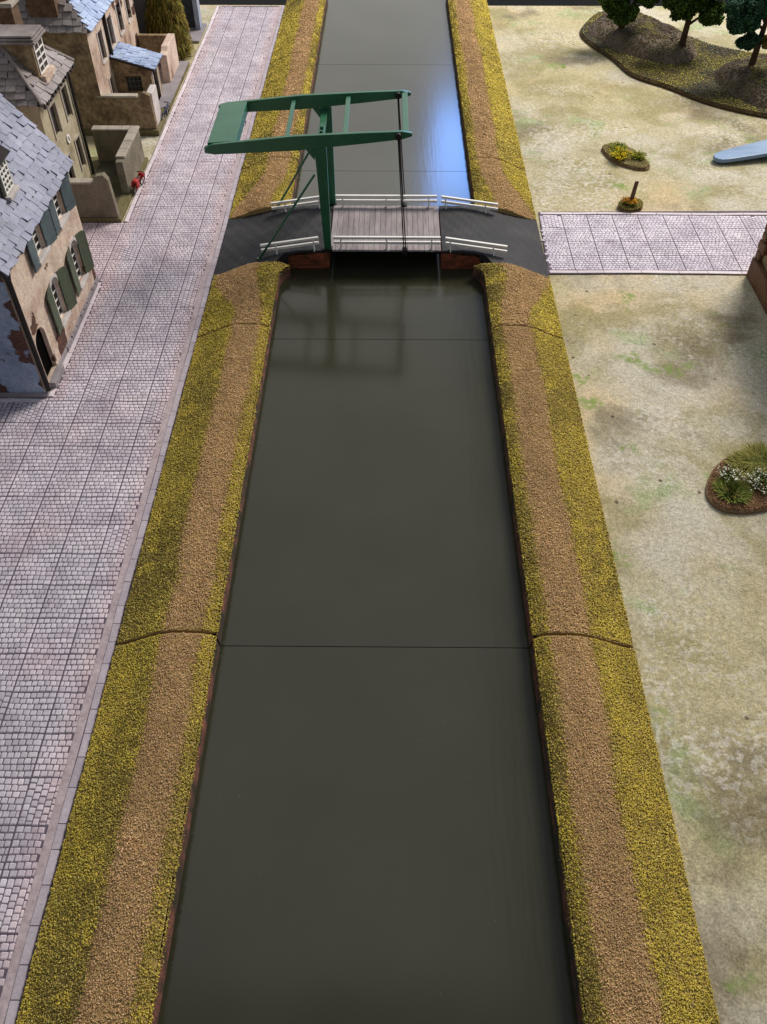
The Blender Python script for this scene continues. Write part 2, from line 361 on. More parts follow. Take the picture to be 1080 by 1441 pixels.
def kerb_run(parent, x0, x1, y0, y1, z, h, step, m, along='y', wobble=0.0):
    a, b = (y0, y1) if along == 'y' else (x0, x1); p = a
    while p < b-0.05:
        q = min(p+step*rnd.uniform(0.8, 1.2), b)
        if b-q < 0.4: q = b
        wv = lambda t: wobble*math.sin(t*0.35)+wobble*0.6*math.sin(t*0.9+1)
        mb = MB(); g_ = 0.022; hh = h+rnd.uniform(-.01, .01); c = rnd.uniform(0.9, 1.06)
        if along == 'y': mb.hexa([(x0+wv(p), p+g_, z), (x1+wv(p), p+g_, z), (x1+wv(q), q-g_, z), (x0+wv(q), q-g_, z)], [(x0+.02+wv(p), p+g_, z+hh), (x1-.02+wv(p), p+g_, z+hh), (x1-.02+wv(q), q-g_, z+hh), (x0+.02+wv(q), q-g_, z+hh)], (c, c, c))
        else: mb.hexa([(p+g_, y0+wv(p), z), (q-g_, y0+wv(q), z), (q-g_, y1+wv(q), z), (p+g_, y1+wv(p), z)], [(p+g_, y0+.02+wv(p), z+hh), (q-g_, y0+.02+wv(q), z+hh), (q-g_, y1-.02+wv(q), z+hh), (p+g_, y1-.02+wv(p), z+hh)], (c, c, c))
        mb.build('kerb_stone', m, parent, usecol=True); p = q
def street(name, label, polys, inside, xr, yr, ox, oy, tint, n_parts, lim, z=0.055):
    root = thing(name, label, 'street', (polys[0][0][0], polys[0][0][1], 0), kind='structure')
    for P in polys:
        mb = MB(); mb.prism([(x, y, -0.02) for x, y in P], (0, 0, z+0.02)); mb.build('mat_backing', M_joint, root)
    cs = lay_cobbles(inside, xr, yr, z, ox, oy, lim, tint)
    def score(c):                                          # how large it shows: nearest visible ones
        d = np.array([(c[1]+c[2])/2, c[0], 0])-np.array([0, 0, HC]); dep = d.dot(cF); X = CX+FPX*d.dot(cR)/dep; Y = CY-FPX*d.dot(cU)/dep
        return -dep if (4 < X < 1076 and 4 < Y < 1437) else -1e6-dep
    cs.sort(key=score, reverse=True)
    for c in cs[:n_parts]:
        V, F = cobble_shape(*c[1:5], z, True, 0.028); s = c[5]
        mesh_obj('cobble', V, F, M_cobble, root, col=[(s*c[6][0], s*c[6][1], s*c[6][2])]*len(V))
    mb = MB()
    for c in cs[n_parts:]:
        near = c[0] < 75; V, F = cobble_shape(*c[1:5], z, near, 0.028); s = c[5]; mb.add(V, F, (s*c[6][0], s*c[6][1], s*c[6][2]))
    mb.build('cobble_field', M_cobble, root, usecol=True, kind='stuff')
    return root
def left_in(x, y):
    if not (6 < y < 142.0): return False
    if -25.85 < x < -16.9: return True
    if y < 50.3 and -40 < x <= -25.85: return True
    if 66.9 < y < 77.3 and -36 < x <= -25.85: return True
    return False
def left_tint(x, y):
    gut = float(sst(-18.2, -17.0, x)+sst(-24.6, -25.6, x)*(1 if y > 50 else 0)); gut = min(gut, 1)
    n = float(fbm(np.array([x*0.15]), np.array([y*0.15]), 5)[0]); n2 = float(fbm(np.array([x*0.3]), np.array([y*0.3]), 9)[0])
    b = 0.86+0.28*n; p = max(0, n2-0.55)*1.2
    fy = 0.94+0.08*min(1, y/90)
    return (b*fy*(0.965+0.04*gut+p*0.2), b*fy*(0.97-0.05*gut+p*0.03), b*fy*(1.03-0.10*gut-p*0.05))
stl = street('cobbled_street', 'lilac grey printed cobblestone street mat left of the canal',
       [[(-26.35, 6), (-16.0, 6), (-16.0, 142.4), (-26.35, 142.4)], [(-44, 6), (-26.36, 6), (-26.36, 50.35), (-44, 50.35)], [(-44, 66.85), (-26.36, 66.85), (-26.36, 77.35), (-44, 77.35)]],
       left_in, (-40, -16.5), (6, 142), -23.69, 39.95-TILE*20, left_tint, 300, (-99, -17.0, -99, 999))
M_gutter = mat('printed_gutter', [(0.3, (160, 142, 146)), (0.7, (190, 174, 178))], 0.6, 0.85, 0.02, 8, fine=0.16, fscale=4)
mb = MB(); mb.box(-16.98, -16.52, 6, 142.3, 0.05, 0.072); mb.build('gutter', M_gutter, stl)
kerb_run(stl, -16.50, -16.06, 6, 142.4, 0.055, 0.075, 1.6, M_kerb, 'y', 0.03)
kerb_run(stl, -26.32, -25.92, 50.6, 66.6, 0.055, 0.05, 1.9, M_kerbw, 'y', 0.03)
kerb_run(stl, -26.32, -25.92, 77.5, 142.3, 0.055, 0.05, 1.9, M_kerbw, 'y', 0.03)
kerb_run(stl, -40, -26.45, 49.95, 50.3, 0.055, 0.05, 1.9, M_kerbw, 'x', 0.05)
def right_in(x, y): return 14.7 < x < 46 and 69.15 < y < 79.1
def right_tint(x, y):
    n = float(fbm(np.array([x*0.15]), np.array([y*0.15]), 15)[0]); b = 1.17+0.2*(n-0.2)
    return (b*.97, b*0.985, b*1.05)
rdr = street('cobbled_road', 'pale lilac printed cobblestone road strip right of the bridge', [[(14.45, 68.45), (46, 68.9), (46, 80.4), (14.9, 79.9)]],
       right_in, (14.6, 46), (69, 79.2), 19.55, 69.1, right_tint, 0, (-99, 999, 69.05, 79.3))
kerb_run(rdr, 14.6, 46, 68.55, 69.0, 0.055, 0.05, 3.0, M_kerbw, 'x', 0.05)
kerb_run(rdr, 15.0, 46, 79.35, 79.75, 0.055, 0.05, 3.0, M_kerbw, 'x', 0.05)

# ------------------------------------------------------------------ canal sections
JY = [-2.45, 27.85, 58.13, 88.43, 118.78, 149.0]
XL_IN, XL_OUT, XR_IN, XR_OUT = -10.0, -15.92, 8.5, 14.42
RD0, RD1 = 67.6, 77.75                      # road across the bridge section
GRASS = lcol([(200, 179, 78), (190, 168, 78), (174, 154, 74), (144, 128, 66), (214, 197, 110), (158, 150, 86)])
PATH = lcol([(224, 186, 138), (212, 173, 128), (192, 154, 114), (232, 202, 160), (156, 122, 90), (216, 172, 120)])
def bank_z(u):                              # profile across the bank, u = 0 at the canal edge, 1 at the toe
    u = np.asarray(u, float)
    return 0.16+1.46*np.where(u < 0.14, 0.80+0.20*np.sin(np.clip(u/0.14, 0, 1)*math.pi/2), 1-sst(0.36, 1.10, u)*0.98)
def bank_in(y, side):                       # canal edge pulled in toward the abutment
    y = np.asarray(y, float)
    d = np.minimum(np.abs(y-RD0), np.abs(y-RD1)); d = np.where((y > RD0) & (y < RD1), 0, d)
    return np.clip(1-d/1.6, 0, 1)**2*0.9
def bank_xyz(u, y, side):
    xin = XL_IN if side < 0 else XR_IN; xout = XL_OUT if side < 0 else XR_OUT
    sh = bank_in(y, side)*(1 if side < 0 else -1)
    x = (xin+sh)*(1-u)+xout*u
    z = bank_z(u)+0.10*(fbm(x*0.5, y*0.35, 21+side)-0.5)*sst(0, 0.1, u)
    return x, z
def path_range(y, side):
    y = np.asarray(y, float); d = np.minimum(np.abs(y-RD0), np.abs(y-RD1)); t = sst(8.5, 0.3, d)
    n = 0.09*(fbm(y*0.22, y*0+side*7.3, 31)-0.5)
    a = (0.10 if side < 0 else 0.115)+n*.8; b = (0.51 if side < 0 else 0.54)+n*1.2
    return a*(1-t)+0.30*t, b*(1-t)+0.98*t
def make_bank(parent, y0, y1, side, dens, gs, hw=''):
    ny = max(int((y1-y0)/0.5), 4); us = np.concatenate([np.linspace(0, 0.16, 6), np.linspace(0.2, 1, 14)])
    ys = np.linspace(y0, y1, ny); UU, YY = np.meshgrid(us, ys); X, Z = bank_xyz(UU, YY, side); Z = Z-0.03
    V = [np.stack([X.ravel(), YY.ravel(), Z.ravel()], 1)]; n = len(us); idx = np.arange(n*ny).reshape(ny, n)
    Q = np.stack([idx[:-1, :-1].ravel(), idx[:-1, 1:].ravel(), idx[1:, 1:].ravel(), idx[1:, :-1].ravel()], 1)
    if side < 0: Q = Q[:, ::-1]
    F = [tuple(q) for q in Q]; k = n*ny
    Vb = np.stack([X.ravel(), YY.ravel(), Z.ravel()*0-0.03], 1)      # ends and outer skirt
    V.append(Vb)
    for r in (0, ny-1): F += [(idx[r, i], idx[r, i+1], k+idx[r, i+1], k+idx[r, i]) for i in range(n-1)]
    for r in range(ny-1):
        F.append((idx[r, n-1], idx[r+1, n-1], k+idx[r+1, n-1], k+idx[r, n-1]))
    bank = mesh_obj('bank', np.concatenate(V), F, M_soil, parent, smooth=False)
    # brick quay face, slightly battered, its top hidden by the turf
    mb = MB(); ny2 = max(int((y1-y0)/0.4), 4)
    for i in range(ny2):
        a, b = y0+(y1-y0)*i/ny2, y0+(y1-y0)*(i+1)/ny2
        def xq(y, f): 
            x = (XL_IN if side < 0 else XR_IN)+float(bank_in(y, side))*(1 if side < 0 else -1)
            return x-side*(0.05+f*0.12)
        zt = 1.26
        P = [(xq(a, 1), a, 0.10), (xq(b, 1), b, 0.10), (xq(b, 0), b, zt), (xq(a, 0), a, zt)]
        mb.add(P, [(0, 1, 2, 3) if side > 0 else (3, 2, 1, 0)])
        if i == 0 or i == ny2-1:
            yy = a if i == 0 else b; mb.add([(xq(yy, 1), yy, 0.10), (xq(yy, 0), yy, zt), (xq(yy, 0)+side*0.2, yy, zt), (xq(yy, 0)+side*0.2, yy, .1)], [(0, 1, 2, 3)])
    mb.build('quay_wall', M_quay, parent)
    # flocking
    W = 5.9; N_ = int(dens*W*(y1-y0)*1.25)
    u = rng.random(N_)*1.045-0.045; y = y0+0.04+rng.random(N_)*(y1-y0-0.08)
    x, z = bank_xyz(np.clip(u, 0, 1), y, side)
    ov = fbm(y*0.9, y*0+side*3.1, 91, 3); z = z+np.where(u < 0, u*26*ov*rng.random(N_), 0); x = x-side*np.where(u < 0, 0.03+0.09*rng.random(N_), 0)
    lump = fbm(x*1.5, y*1.5, 77, 2)
    pa, pb = path_range(y, side); edge = 0.026*rng.normal(size=N_)
    isp = (u+edge > pa) & (u+edge < pb)
    P = np.stack([x, y, z+0.01+0.03*rng.random(N_)+0.06*(lump-0.4)], 1)
    big = fbm(x*0.22+side*9, y*0.12, 41); br = 0.8+0.38*rng.random(N_)
    # grass: yellow patches against darker olive ones
    wsel = np.clip((big-0.5)*1.9+0.5+0.28*rng.normal(size=N_), 0, 1)
    gcol = np.where(wsel[:, None] > 0.62, GRASS[0], np.where(wsel[:, None] > 0.42, GRASS[1], np.where(wsel[:, None] > 0.24, GRASS[2], GRASS[3])))
    pick = rng.random(N_); gcol = np.where((pick < 0.07)[:, None], GRASS[4], gcol); gcol = np.where((pick > 0.93)[:, None], GRASS[5], gcol)
    mot = fbm(x*1.1+3, y*0.9, 63, 3); gcol = gcol*(0.74+0.56*mot)[:, None]
    hot = (fbm(x*0.8+40, y*0.6, 83, 3) > 0.63) & (rng.random(N_) < 0.6); gcol = np.where(hot[:, None], GRASS[0]*1.12, gcol)
    ptone = (0.80+0.36*fbm(x*0.4, y*0.25, 55))*(0.8+0.4*fbm(x*1.6, y*1.4, 65))
    pcol = PATH[rng.choice(6, N_, p=[.26, .27, .2, .09, .09, .09])]*ptone[:, None]
    sz = gs*(0.7+0.7*rng.random(N_))
    far = y > 66
    q = ~isp; grains('grass_flock', P[q], sz[q]*1.08, (gcol*br[:, None])[q], M_flock, bank, 0.8)
    q = isp; P2 = P.copy(); P2[:, 2] -= 0.015
    grains('path_grit', P2[q], sz[q]*0.85, (pcol*br[:, None])[q], M_flock, bank, 0.65)
    return bank
slabels = ['nearest straight canal section with water and flocked banks, at the bottom edge', 'straight canal section just in front of the bridge, between two joints',
           'canal section carrying the green lift bridge and black road ramps', 'straight canal section just behind the bridge with a blue window reflection', 'farthest canal section at the top edge of the table']
SEC = []
for i in range(5):
    y0, y1 = JY[i]+0.10, JY[i+1]-0.10
    if i == 4: y1 = 147
    s = thing('canal_section', slabels[i], 'canal', ((XL_IN+XR_IN)/2, (y0+y1)/2, -0.05), 'canal sections set end to end'); SEC.append(s)
    mb = MB(); mb.box(XL_IN-0.3, XR_IN+0.3, y0-0.08, y1+0.08, -0.04, 0.15); mb.build('water', M_water, s, bevel=0.015)
    dens = [270, 205, 135, 85, 70][i]; gs = [0.047, 0.053, 0.066, 0.084, 0.092][i]
    for side in (-1, 1):
        if i == 2:
            make_bank(s, y0, RD0, side, dens, gs); make_bank(s, RD1, y1, side, dens, gs)
        else: make_bank(s, y0, y1, side, dens, gs)
    # dust specks caught in the varnish
    n = [26, 16, 8, 4, 2][i]
    P = np.stack([rng.uniform(XL_IN+.4, XR_IN-.4, n), rng.uniform(max(y0, 8), y1-1, n), np.full(n, 0.157)], 1)
    grains('dust_specks', P, 0.02*np.ones(n), np.tile(np.array([[0.42, 0.4, 0.36]]), (n, 1)), M_flock, s, 0.3)

# bridge section: abutments and road ramps
BS = SEC[2]; DX0, DX1, DY0, DY1, DZ = -5.5, 4.66, 69.0, 77.25, 2.02
for sgn in (-1, 1):
    xa, xb = (-9.7, DX0-0.02) if sgn < 0 else (DX1+0.02, 8.2)
    mb = MB(); za, zb = (1.30, 1.78) if sgn < 0 else (1.78, 1.30)
    mb.hexa([(xa, DY0, .1), (xb, DY0, .1), (xb, DY1, .1), (xa, DY1, .1)], [(xa, DY0, za), (xb, DY0, zb), (xb, DY1, zb), (xa, DY1, za)]); mb.build('abutment', M_brick, BS, bevel=0.03)
    # ramp: rises from the street to the deck
    nx, ny = 26, 18; V = []; xo = XL_OUT+0.02 if sgn < 0 else XR_OUT-0.02; xi = DX0-0.05 if sgn < 0 else DX1+0.05
    for a in range(nx+1):
        f = a/nx; x = xo+(xi-xo)*f
        for b in range(ny+1):
            ex = 0.0 if f > 0.66 else min(1, (0.66-f)/0.12)*0.0
            flare = sst(0.62, 0.5, f)
            ya = (DY0-0.06)*(1-flare)+(RD0-0.25)*flare; yb = (DY1+0.06)*(1-flare)+(RD1+0.25)*flare
            y = ya+(yb-ya)*b/ny
            zz = 0.20+1.80*float(sst(-0.12, 0.86, f))+0.02*math.sin(5*x+3*y)
            V.append((x, y, zz))
    F = [(a*(ny+1)+b, (a+1)*(ny+1)+b, (a+1)*(ny+1)+b+1, a*(ny+1)+b+1) for a in range(nx) for b in range(ny)]
    if sgn > 0: F = [f[::-1] for f in F]
    k = len(V); V2 = [(x, y, max(-0.03, z-0.24) if abs(x) < 99 and a_ > 16 else -0.03) for a_, (x, y, z) in [(i//(ny+1), v) for i, v in enumerate(V)]]
    F += [(a*(ny+1)+b, (a+1)*(ny+1)+b, k+(a+1)*(ny+1)+b, k+a*(ny+1)+b) for a in range(nx) for b in (0, ny)]
    F += [(a*(ny+1)+b, a*(ny+1)+b+1, k+a*(ny+1)+b+1, k+a*(ny+1)+b) for a in (0, nx) for b in range(ny)]
    mesh_obj('road_ramp', V+V2, F, M_asphalt, BS, smooth=False)
def ramp_z(x):
    if DX0 <= x <= DX1: return DZ
    xo, xi = (XL_OUT, DX0) if x < 0 else (XR_OUT, DX1); return 0.20+1.80*float(sst(-0.12, 0.86, (x-xo)/(xi-xo)))

# ------------------------------------------------------------------ lift bridge
B = thing('lift_bridge', 'green wooden balance-beam lift bridge with white railings across the canal', 'bridge', (-0.4, 73.1, 1.7))
deck = MB(); deck.box(DX0+0.06, DX1-0.06, DY0+0.1, DY1-0.1, 1.62, 1.84); deck = deck.build('deck', M_dark, B)
npl = 20
for i in range(npl):
    a = DX0+0.05+(DX1-DX0-0.1)*i/npl; b = DX0+0.05+(DX1-DX0-0.1)*(i+1)/npl; c = rnd.uniform(0.9, 1.06)
    mb = MB(); mb.box(a+0.012, b-0.012, DY0+rnd.uniform(0, .04), DY1-rnd.uniform(0, .04), 1.85, DZ+rnd.uniform(-.01, .012), (c, c*rnd.uniform(.98, 1.0), c))
    mb.build('plank', M_plank, deck, usecol=True, bevel=0.012)
PX = -5.95; YN, YF = 69.25, 77.55
def beam_z(x): return 11.72+0.078*(x-(-6.0))      # tilt of the balance frame
def beam_half(x):
    return 0.9*(0.66-0.03*(abs(x+8.0)) if x < -2 else 0.48-0.045*(x+2))
for Y in (YN, YF):
    # post: tapered plate with a knee bracket at its head
    th = 0.28; top = beam_z(PX)-0.45
    P = [(PX+0.05, 1.75), (PX+0.62, 1.75), (PX+0.46, top+0.5), (PX-0.42, top+0.2), (PX-0.30, top-1.0)]
    mb = MB(); mb.prism([(x, Y-th/2, z) for x, z in P], (0, th, 0)); post = mb.build('tower_post', M_green, B, bevel=0.03)
    mb = MB(); mb.box(PX+0.30, PX+0.66, Y-th/2-0.07, Y+th/2+0.07, 1.9, top-0.1); mb.build('post_flange', M_green, post, bevel=0.02)
    mb = MB(); K = [(PX-0.36, top-1.1), (PX-1.26, top+0.12), (PX-1.30, top+0.36), (PX-1.12, top+0.46), (PX-0.3, top-0.35)]
    mb.prism([(x, Y-th/2-0.06, z) for x, z in K], (0, th+0.1, 0)); mb.build('knee_bracket', M_green, post, bevel=0.03)
    # foot plate
    mb = MB(); mb.box(PX-0.2, PX+0.75, Y-0.32, Y+0.32, ramp_z(PX)-0.12, ramp_z(PX)+0.10); mb.build('foot_plate', M_black, post, bevel=0.02)
    # balance beam
    xs = np.linspace(-15.35, 1.75, 24); upp, low = [], []
    for x in xs:
        e = min(1, max(0.35, math.sqrt(max(0, 1-((x-(-14.9))/0.55)**2)) if x < -14.9 else (math.sqrt(max(0, 1-((x-1.3)/0.5)**2)) if x > 1.3 else 1)))
        h = beam_half(x)*e; upp.append((x, Y-0.18, beam_z(x)+h)); low.append((x, Y-0.18, beam_z(x)-h))
    mb = MB(); mb.prism(upp+low[::-1], (0, 0.36, 0)); mb.build('balance_beam', M_green, B, bevel=0.035)
    # black lifting rods, paired, with a round bolt at both ends
    xt = 0.62
    mb = MB()
    for dx in (-0.09, 0.09): mb.tube([(xt+dx*0.4, Y-0.28, beam_z(xt)), (1.35+dx, Y-0.30, 1.95)], 0.055, 6)
    rod = mb.build('lifting_rod', M_black, B, smooth=True)
    for q in ((xt, Y, beam_z(xt)), (1.35, Y-0.08, 1.93)):
        mb = MB(); mb.tube([(q[0], q[1]-0.46, q[2]), (q[0], q[1]+0.22, q[2])], 0.28, 14); mb.tube([(q[0], q[1]-0.54, q[2]), (q[0], q[1]-0.45, q[2])], 0.13, 6); mb.build('bolt', M_black, rod, bevel=0.03)
    # raking strut
    sx = -11.9 if Y == YN else -11.2
    ys_ = Y-0.35 if Y == YN else Y+0.05
    mb = MB(); mb.tube([(PX-0.45, Y, 8.9 if Y == YN else 8.9), (sx, ys_, ramp_z(sx)-0.05)], 0.10, 8); st = mb.build('strut', M_green, B, smooth=True)
    mb = MB(); mb.box(sx-0.2, sx+0.15, ys_-0.15, ys_+0.15, ramp_z(sx)-0.06, ramp_z(sx)+0.08); mb.build('strut_foot', M_green, st, bevel=0.02)
def cross(x0, x1, dz0, dz1, name='cross_bar'):
    mb = MB(); zc = beam_z((x0+x1)/2); s_ = 0.078*(x1-x0)/2
    mb.hexa([(x0, YN+0.16, zc-s_+dz0), (x1, YN+0.16, zc+s_+dz0), (x1, YF-0.16, zc+s_+dz0), (x0, YF-0.16, zc-s_+dz0)],
            [(x0, YN+0.16, zc-s_+dz1), (x1, YN+0.16, zc+s_+dz1), (x1, YF-0.16, zc+s_+dz1), (x0, YF-0.16, zc-s_+dz1)])
    return mb.build(name, M_green, B, bevel=0.03)
cross(-15.1, -12.75, -0.45, 0.46, 'counterweight_box'); cross(-8.75, -8.40, 0.10, 0.32); cross(-3.95, -3.55, 0.06, 0.28); cross(0.95, 1.45, -0.1, 0.22)
mb = MB(); mb.box(PX-0.25, PX+0.30, YN+0.2, YF-0.2, 10.55, 10.95); mb.build('tower_beam', M_green, B, bevel=0.03)
for yy in (71.0, 71.6, 72.4, 73.3): 
    mb = MB(); mb.box(PX-0.12, PX+0.16, yy, yy+0.2, 10.95, 11.2); mb.build('tower_cleat', M_green, B, bevel=0.02)
for (x0, x1, Y, n, lean) in ((-11.7, -6.45, DY0+0.30, 2, 0), (-5.1, 4.5, DY0+0.32, 3, 0), (4.95, 10.55, DY0+0.30, 2, 0),
                       (-11.5, -6.45, DY1-0.30, 2, 0), (-5.25, 4.45, DY1-0.22, 3, 0), (4.85, 10.35, DY1-0.25, 2, 0)):
    r = None
    zt = lambda x: ramp_z(x)
    z0, z1 = zt(x0), zt(x1)
    mb = MB(); mb.bar((x0, Y, z0+1.06), (x1, Y, z1+1.06), 0.24, 0.20); r = mb.build('railing', M_white, B, bevel=0.02)
    mb = MB(); mb.bar((x0+.03, Y, z0+0.58), (x1+.03, Y, z1+0.58), 0.20, 0.23); mb.build('lower_rail', M_white, r, bevel=0.02)
    for k in range(n):
        f = (0.27, 0.92)[k] if n == 2 else (0.07, 0.5, 0.92)[k]
        if n == 2 and x0 > 0: f = (0.08, 0.78)[k]
        x = x0+(x1-x0)*f; z = z0+(z1-z0)*f; yo = 0.11 if Y < 73 else 0.11
        mb = MB(); mb.prism([(x-0.07, Y-yo, z-0.02), (x+0.07, Y-yo, z-0.02), (x+0.06, Y-yo, z+1.02), (x-0.06, Y-yo, z+1.02)], (0, 0.09, 0))
        mb.prism([(x+0.0, Y-yo-0.32, z-0.02), (x+0.0, Y-yo, z-0.02), (x+0.0, Y-yo, z+0.45)], (0.09, 0, 0))
        mb.build('stanchion', M_white, r)

# ================================================================== HOUSES (resin-cast, painted)
M_plasP = mat('pink_plaster', [(0.26, (132, 100, 84)), (0.38, (186, 160, 144)), (0.58, (216, 196, 180)), (0.72, (190, 160, 142)), (0.82, (150, 108, 88))], 0.42, 0.9, 0.06, 5, fine=0.16, fscale=5)
M_plasO = mat('ochre_plaster', [(0.28, (124, 114, 92)), (0.45, (168, 156, 130)), (0.62, (188, 178, 152)), (0.8, (150, 134, 106))], 0.35, 0.9, 0.05, 5, fine=0.12, fscale=5)
M_rough = mat('bare_brown_render', [(0.26, (84, 68, 54)), (0.42, (124, 106, 84)), (0.56, (158, 138, 108)), (0.66, (118, 98, 80)), (0.80, (98, 68, 58))], 0.34, 0.95, 0.16, 2.6, fine=0.34, fscale=2.6)
M_stone = mat('grey_yard_stone', [(0.28, (98, 92, 78)), (0.5, (124, 116, 100)), (0.75, (144, 136, 120))], 0.4, 0.92, 0.06, 4, fine=0.15, fscale=5)
M_cope = mat('pale_coping', [(0.28, (146, 136, 124)), (0.7, (184, 174, 162))], 0.6, 0.9, 0.03, 6, attr='col')
M_sill = mat('white_stone_trim', [(0.28, (178, 170, 168)), (0.7, (212, 204, 200))], 0.8, 0.85, 0.03, 6)
M_slateA = mat('blue_grey_slate', [(0.28, (108, 111, 130)), (0.5, (132, 134, 156)), (0.75, (158, 160, 178))], 0.35, 0.55, 0.02, 6, attr='col', fine=0.10, fscale=5, spec=0.45)
M_slateB = mat('brown_grey_tile', [(0.28, (112, 102, 98)), (0.5, (142, 132, 130)), (0.75, (164, 156, 158))], 0.35, 0.65, 0.03, 6, attr='col', fine=0.12, fscale=5, spec=0.4)
M_slateC = mat('bright_blue_slate', [(0.28, (138, 154, 188)), (0.5, (160, 176, 208)), (0.75, (182, 196, 222))], 0.35, 0.5, 0.02, 6, attr='col', fine=0.10, fscale=5, spec=0.5)
M_under = mat('roof_underlay', [(0.3, (50, 46, 46)), (0.7, (66, 60, 60))], 0.5, 0.9)
M_shutB = mat('blue_grey_shutter', [(0.3, (66, 78, 82)), (0.7, (94, 108, 114))], 0.6, 0.6, 0.01, 6, stretch=(1, 1, 0.3))
M_shutG = mat('olive_green_shutter', [(0.3, (60, 68, 54)), (0.7, (92, 100, 82))], 0.6, 0.6, 0.01, 6, stretch=(1, 1, 0.3))
M_glass = mat('dark_pane', [(0.3, (24, 22, 24)), (0.7, (36, 33, 34))], 0.6, 0.25, spec=0.5)
M_pot = mat('clay_pot', [(0.3, (126, 76, 58)), (0.7, (156, 100, 78))], 1.0, 0.9, 0.02, 6)
M_chim = brick_material('chimney_brick', (112, 82, 58), (90, 66, 48), (134, 112, 88), 0.42, 0.22)
M_moss = mat('mossy_plinth', [(0.28, (84, 78, 48)), (0.5, (112, 104, 72)), (0.75, (120, 112, 92))], 0.5, 0.95, 0.06, 5)
M_pave = mat('house_base_pavement', [(0.28, (128, 122, 126)), (0.7, (158, 150, 154))], 0.5, 0.9, 0.04, 5)

def patched_material(name, stops, thr):
    """plaster that has fallen away in patches and shows the brickwork"""
    m = mat(name, stops, 0.3, 0.9, 0.05, 4, fine=0.15, fscale=4); N = m.node_tree.nodes; L = m.node_tree.links; p = N['Principled BSDF']
    src = p.inputs['Base Color'].links[0].from_socket
    g = N.new('ShaderNodeNewGeometry'); s = N.new('ShaderNodeVectorMath'); s.operation = 'SCALE'; s.inputs['Scale'].default_value = 100; L.new(g.outputs['Position'], s.inputs[0])
    n = N.new('ShaderNodeTexNoise'); n.inputs['Scale'].default_value = 0.26; n.inputs['Detail'].default_value = 4; L.new(s.outputs[0], n.inputs['Vector'])
    mr = N.new('ShaderNodeMapRange'); mr.inputs['From Min'].default_value = thr; mr.inputs['From Max'].default_value = thr+0.015; L.new(n.outputs['Fac'], mr.inputs['Value'])
    sp = N.new('ShaderNodeSeparateXYZ'); L.new(s.outputs[0], sp.inputs[0]); cb = N.new('ShaderNodeCombineXYZ'); ad = N.new('ShaderNodeMath'); ad.operation = 'ADD'; L.new(sp.outputs[0], ad.inputs[0]); L.new(sp.outputs[1], ad.inputs[1]); L.new(ad.outputs[0], cb.inputs[0]); L.new(sp.outputs[2], cb.inputs[1])
    b = N.new('ShaderNodeTexBrick'); b.inputs['Scale'].default_value = 1.0; b.inputs['Brick Width'].default_value = 0.5; b.inputs['Row Height'].default_value = 0.2; b.inputs['Mortar Size'].default_value = 0.02
    b.inputs['Color1'].default_value = lin(112, 74, 60); b.inputs['Color2'].default_value = lin(86, 62, 54); b.inputs['Mortar'].default_value = lin(58, 48, 46); L.new(cb.outputs[0], b.inputs['Vector'])
    x = N.new('ShaderNodeMix'); x.data_type = 'RGBA'; L.new(mr.outputs[0], x.inputs['Factor']); L.new(src, x.inputs[6]); L.new(b.outputs['Color'], x.inputs[7]); L.new(x.outputs[2], p.inputs['Base Color'])
    bp = N.new('ShaderNodeBump'); bp.inputs['Distance'].default_value = 0.12*S; bp.invert = True; L.new(mr.outputs[0], bp.inputs['Height'])
    old = p.inputs['Normal'].links[0].from_node; L.new(old.outputs[0], bp.inputs['Normal']); L.new(bp.outputs[0], p.inputs['Normal'])
    return m
M_gable = patched_material('flaking_blue_plaster', [(0.28, (112, 124, 148)), (0.5, (140, 152, 176)), (0.75, (170, 178, 196))], 0.475)
M_facade = patched_material('weathered_pink_plaster', [(0.26, (126, 98, 84)), (0.38, (180, 154, 138)), (0.56, (214, 194, 178)), (0.70, (188, 158, 140)), (0.82, (138, 104, 88))], 0.615)

def wallx(mb, X, y0, y1, z0, z1, ops, d=0.35):          # wall facing +x with recessed openings (y0,y1,z0,z1)
    ys = sorted({y0, y1}|{o[0] for o in ops}|{o[1] for o in ops}); zs = sorted({z0, z1}|{o[2] for o in ops}|{o[3] for o in ops})
    for a, b in zip(ys, ys[1:]):
        for c, e in zip(zs, zs[1:]):
            if any(o[0] <= (a+b)/2 <= o[1] and o[2] <= (c+e)/2 <= o[3] for o in ops): continue
            mb.add([(X, a, c), (X, b, c), (X, b, e), (X, a, e)], [(0, 1, 2, 3)])
    for a, b, c, e in ops:
        P = [(X, a, c), (X, b, c), (X, b, e), (X, a, e)]; Q = [(X-d, y, z) for _, y, z in P]
        mb.add(P+Q, [(1, 0, 4, 5), (2, 1, 5, 6), (3, 2, 6, 7), (0, 3, 7, 4)])
def wally(mb, Y, x0, x1, z0, z1, ops, d=0.35):          # wall facing -y
    xs = sorted({x0, x1}|{o[0] for o in ops}|{o[1] for o in ops}); zs = sorted({z0, z1}|{o[2] for o in ops}|{o[3] for o in ops})
    for a, b in zip(xs, xs[1:]):
        for c, e in zip(zs, zs[1:]):
            if any(o[0] <= (a+b)/2 <= o[1] and o[2] <= (c+e)/2 <= o[3] for o in ops): continue
            mb.add([(a, Y, c), (b, Y, c), (b, Y, e), (a, Y, e)], [(0, 1, 2, 3)])
    for a, b, c, e in ops:
        P = [(a, Y, c), (b, Y, c), (b, Y, e), (a, Y, e)]; Q = [(x, Y+d, z) for x, _, z in P]
        mb.add(P+Q, [(1, 0, 4, 5), (2, 1, 5, 6), (3, 2, 6, 7), (0, 3, 7, 4)])
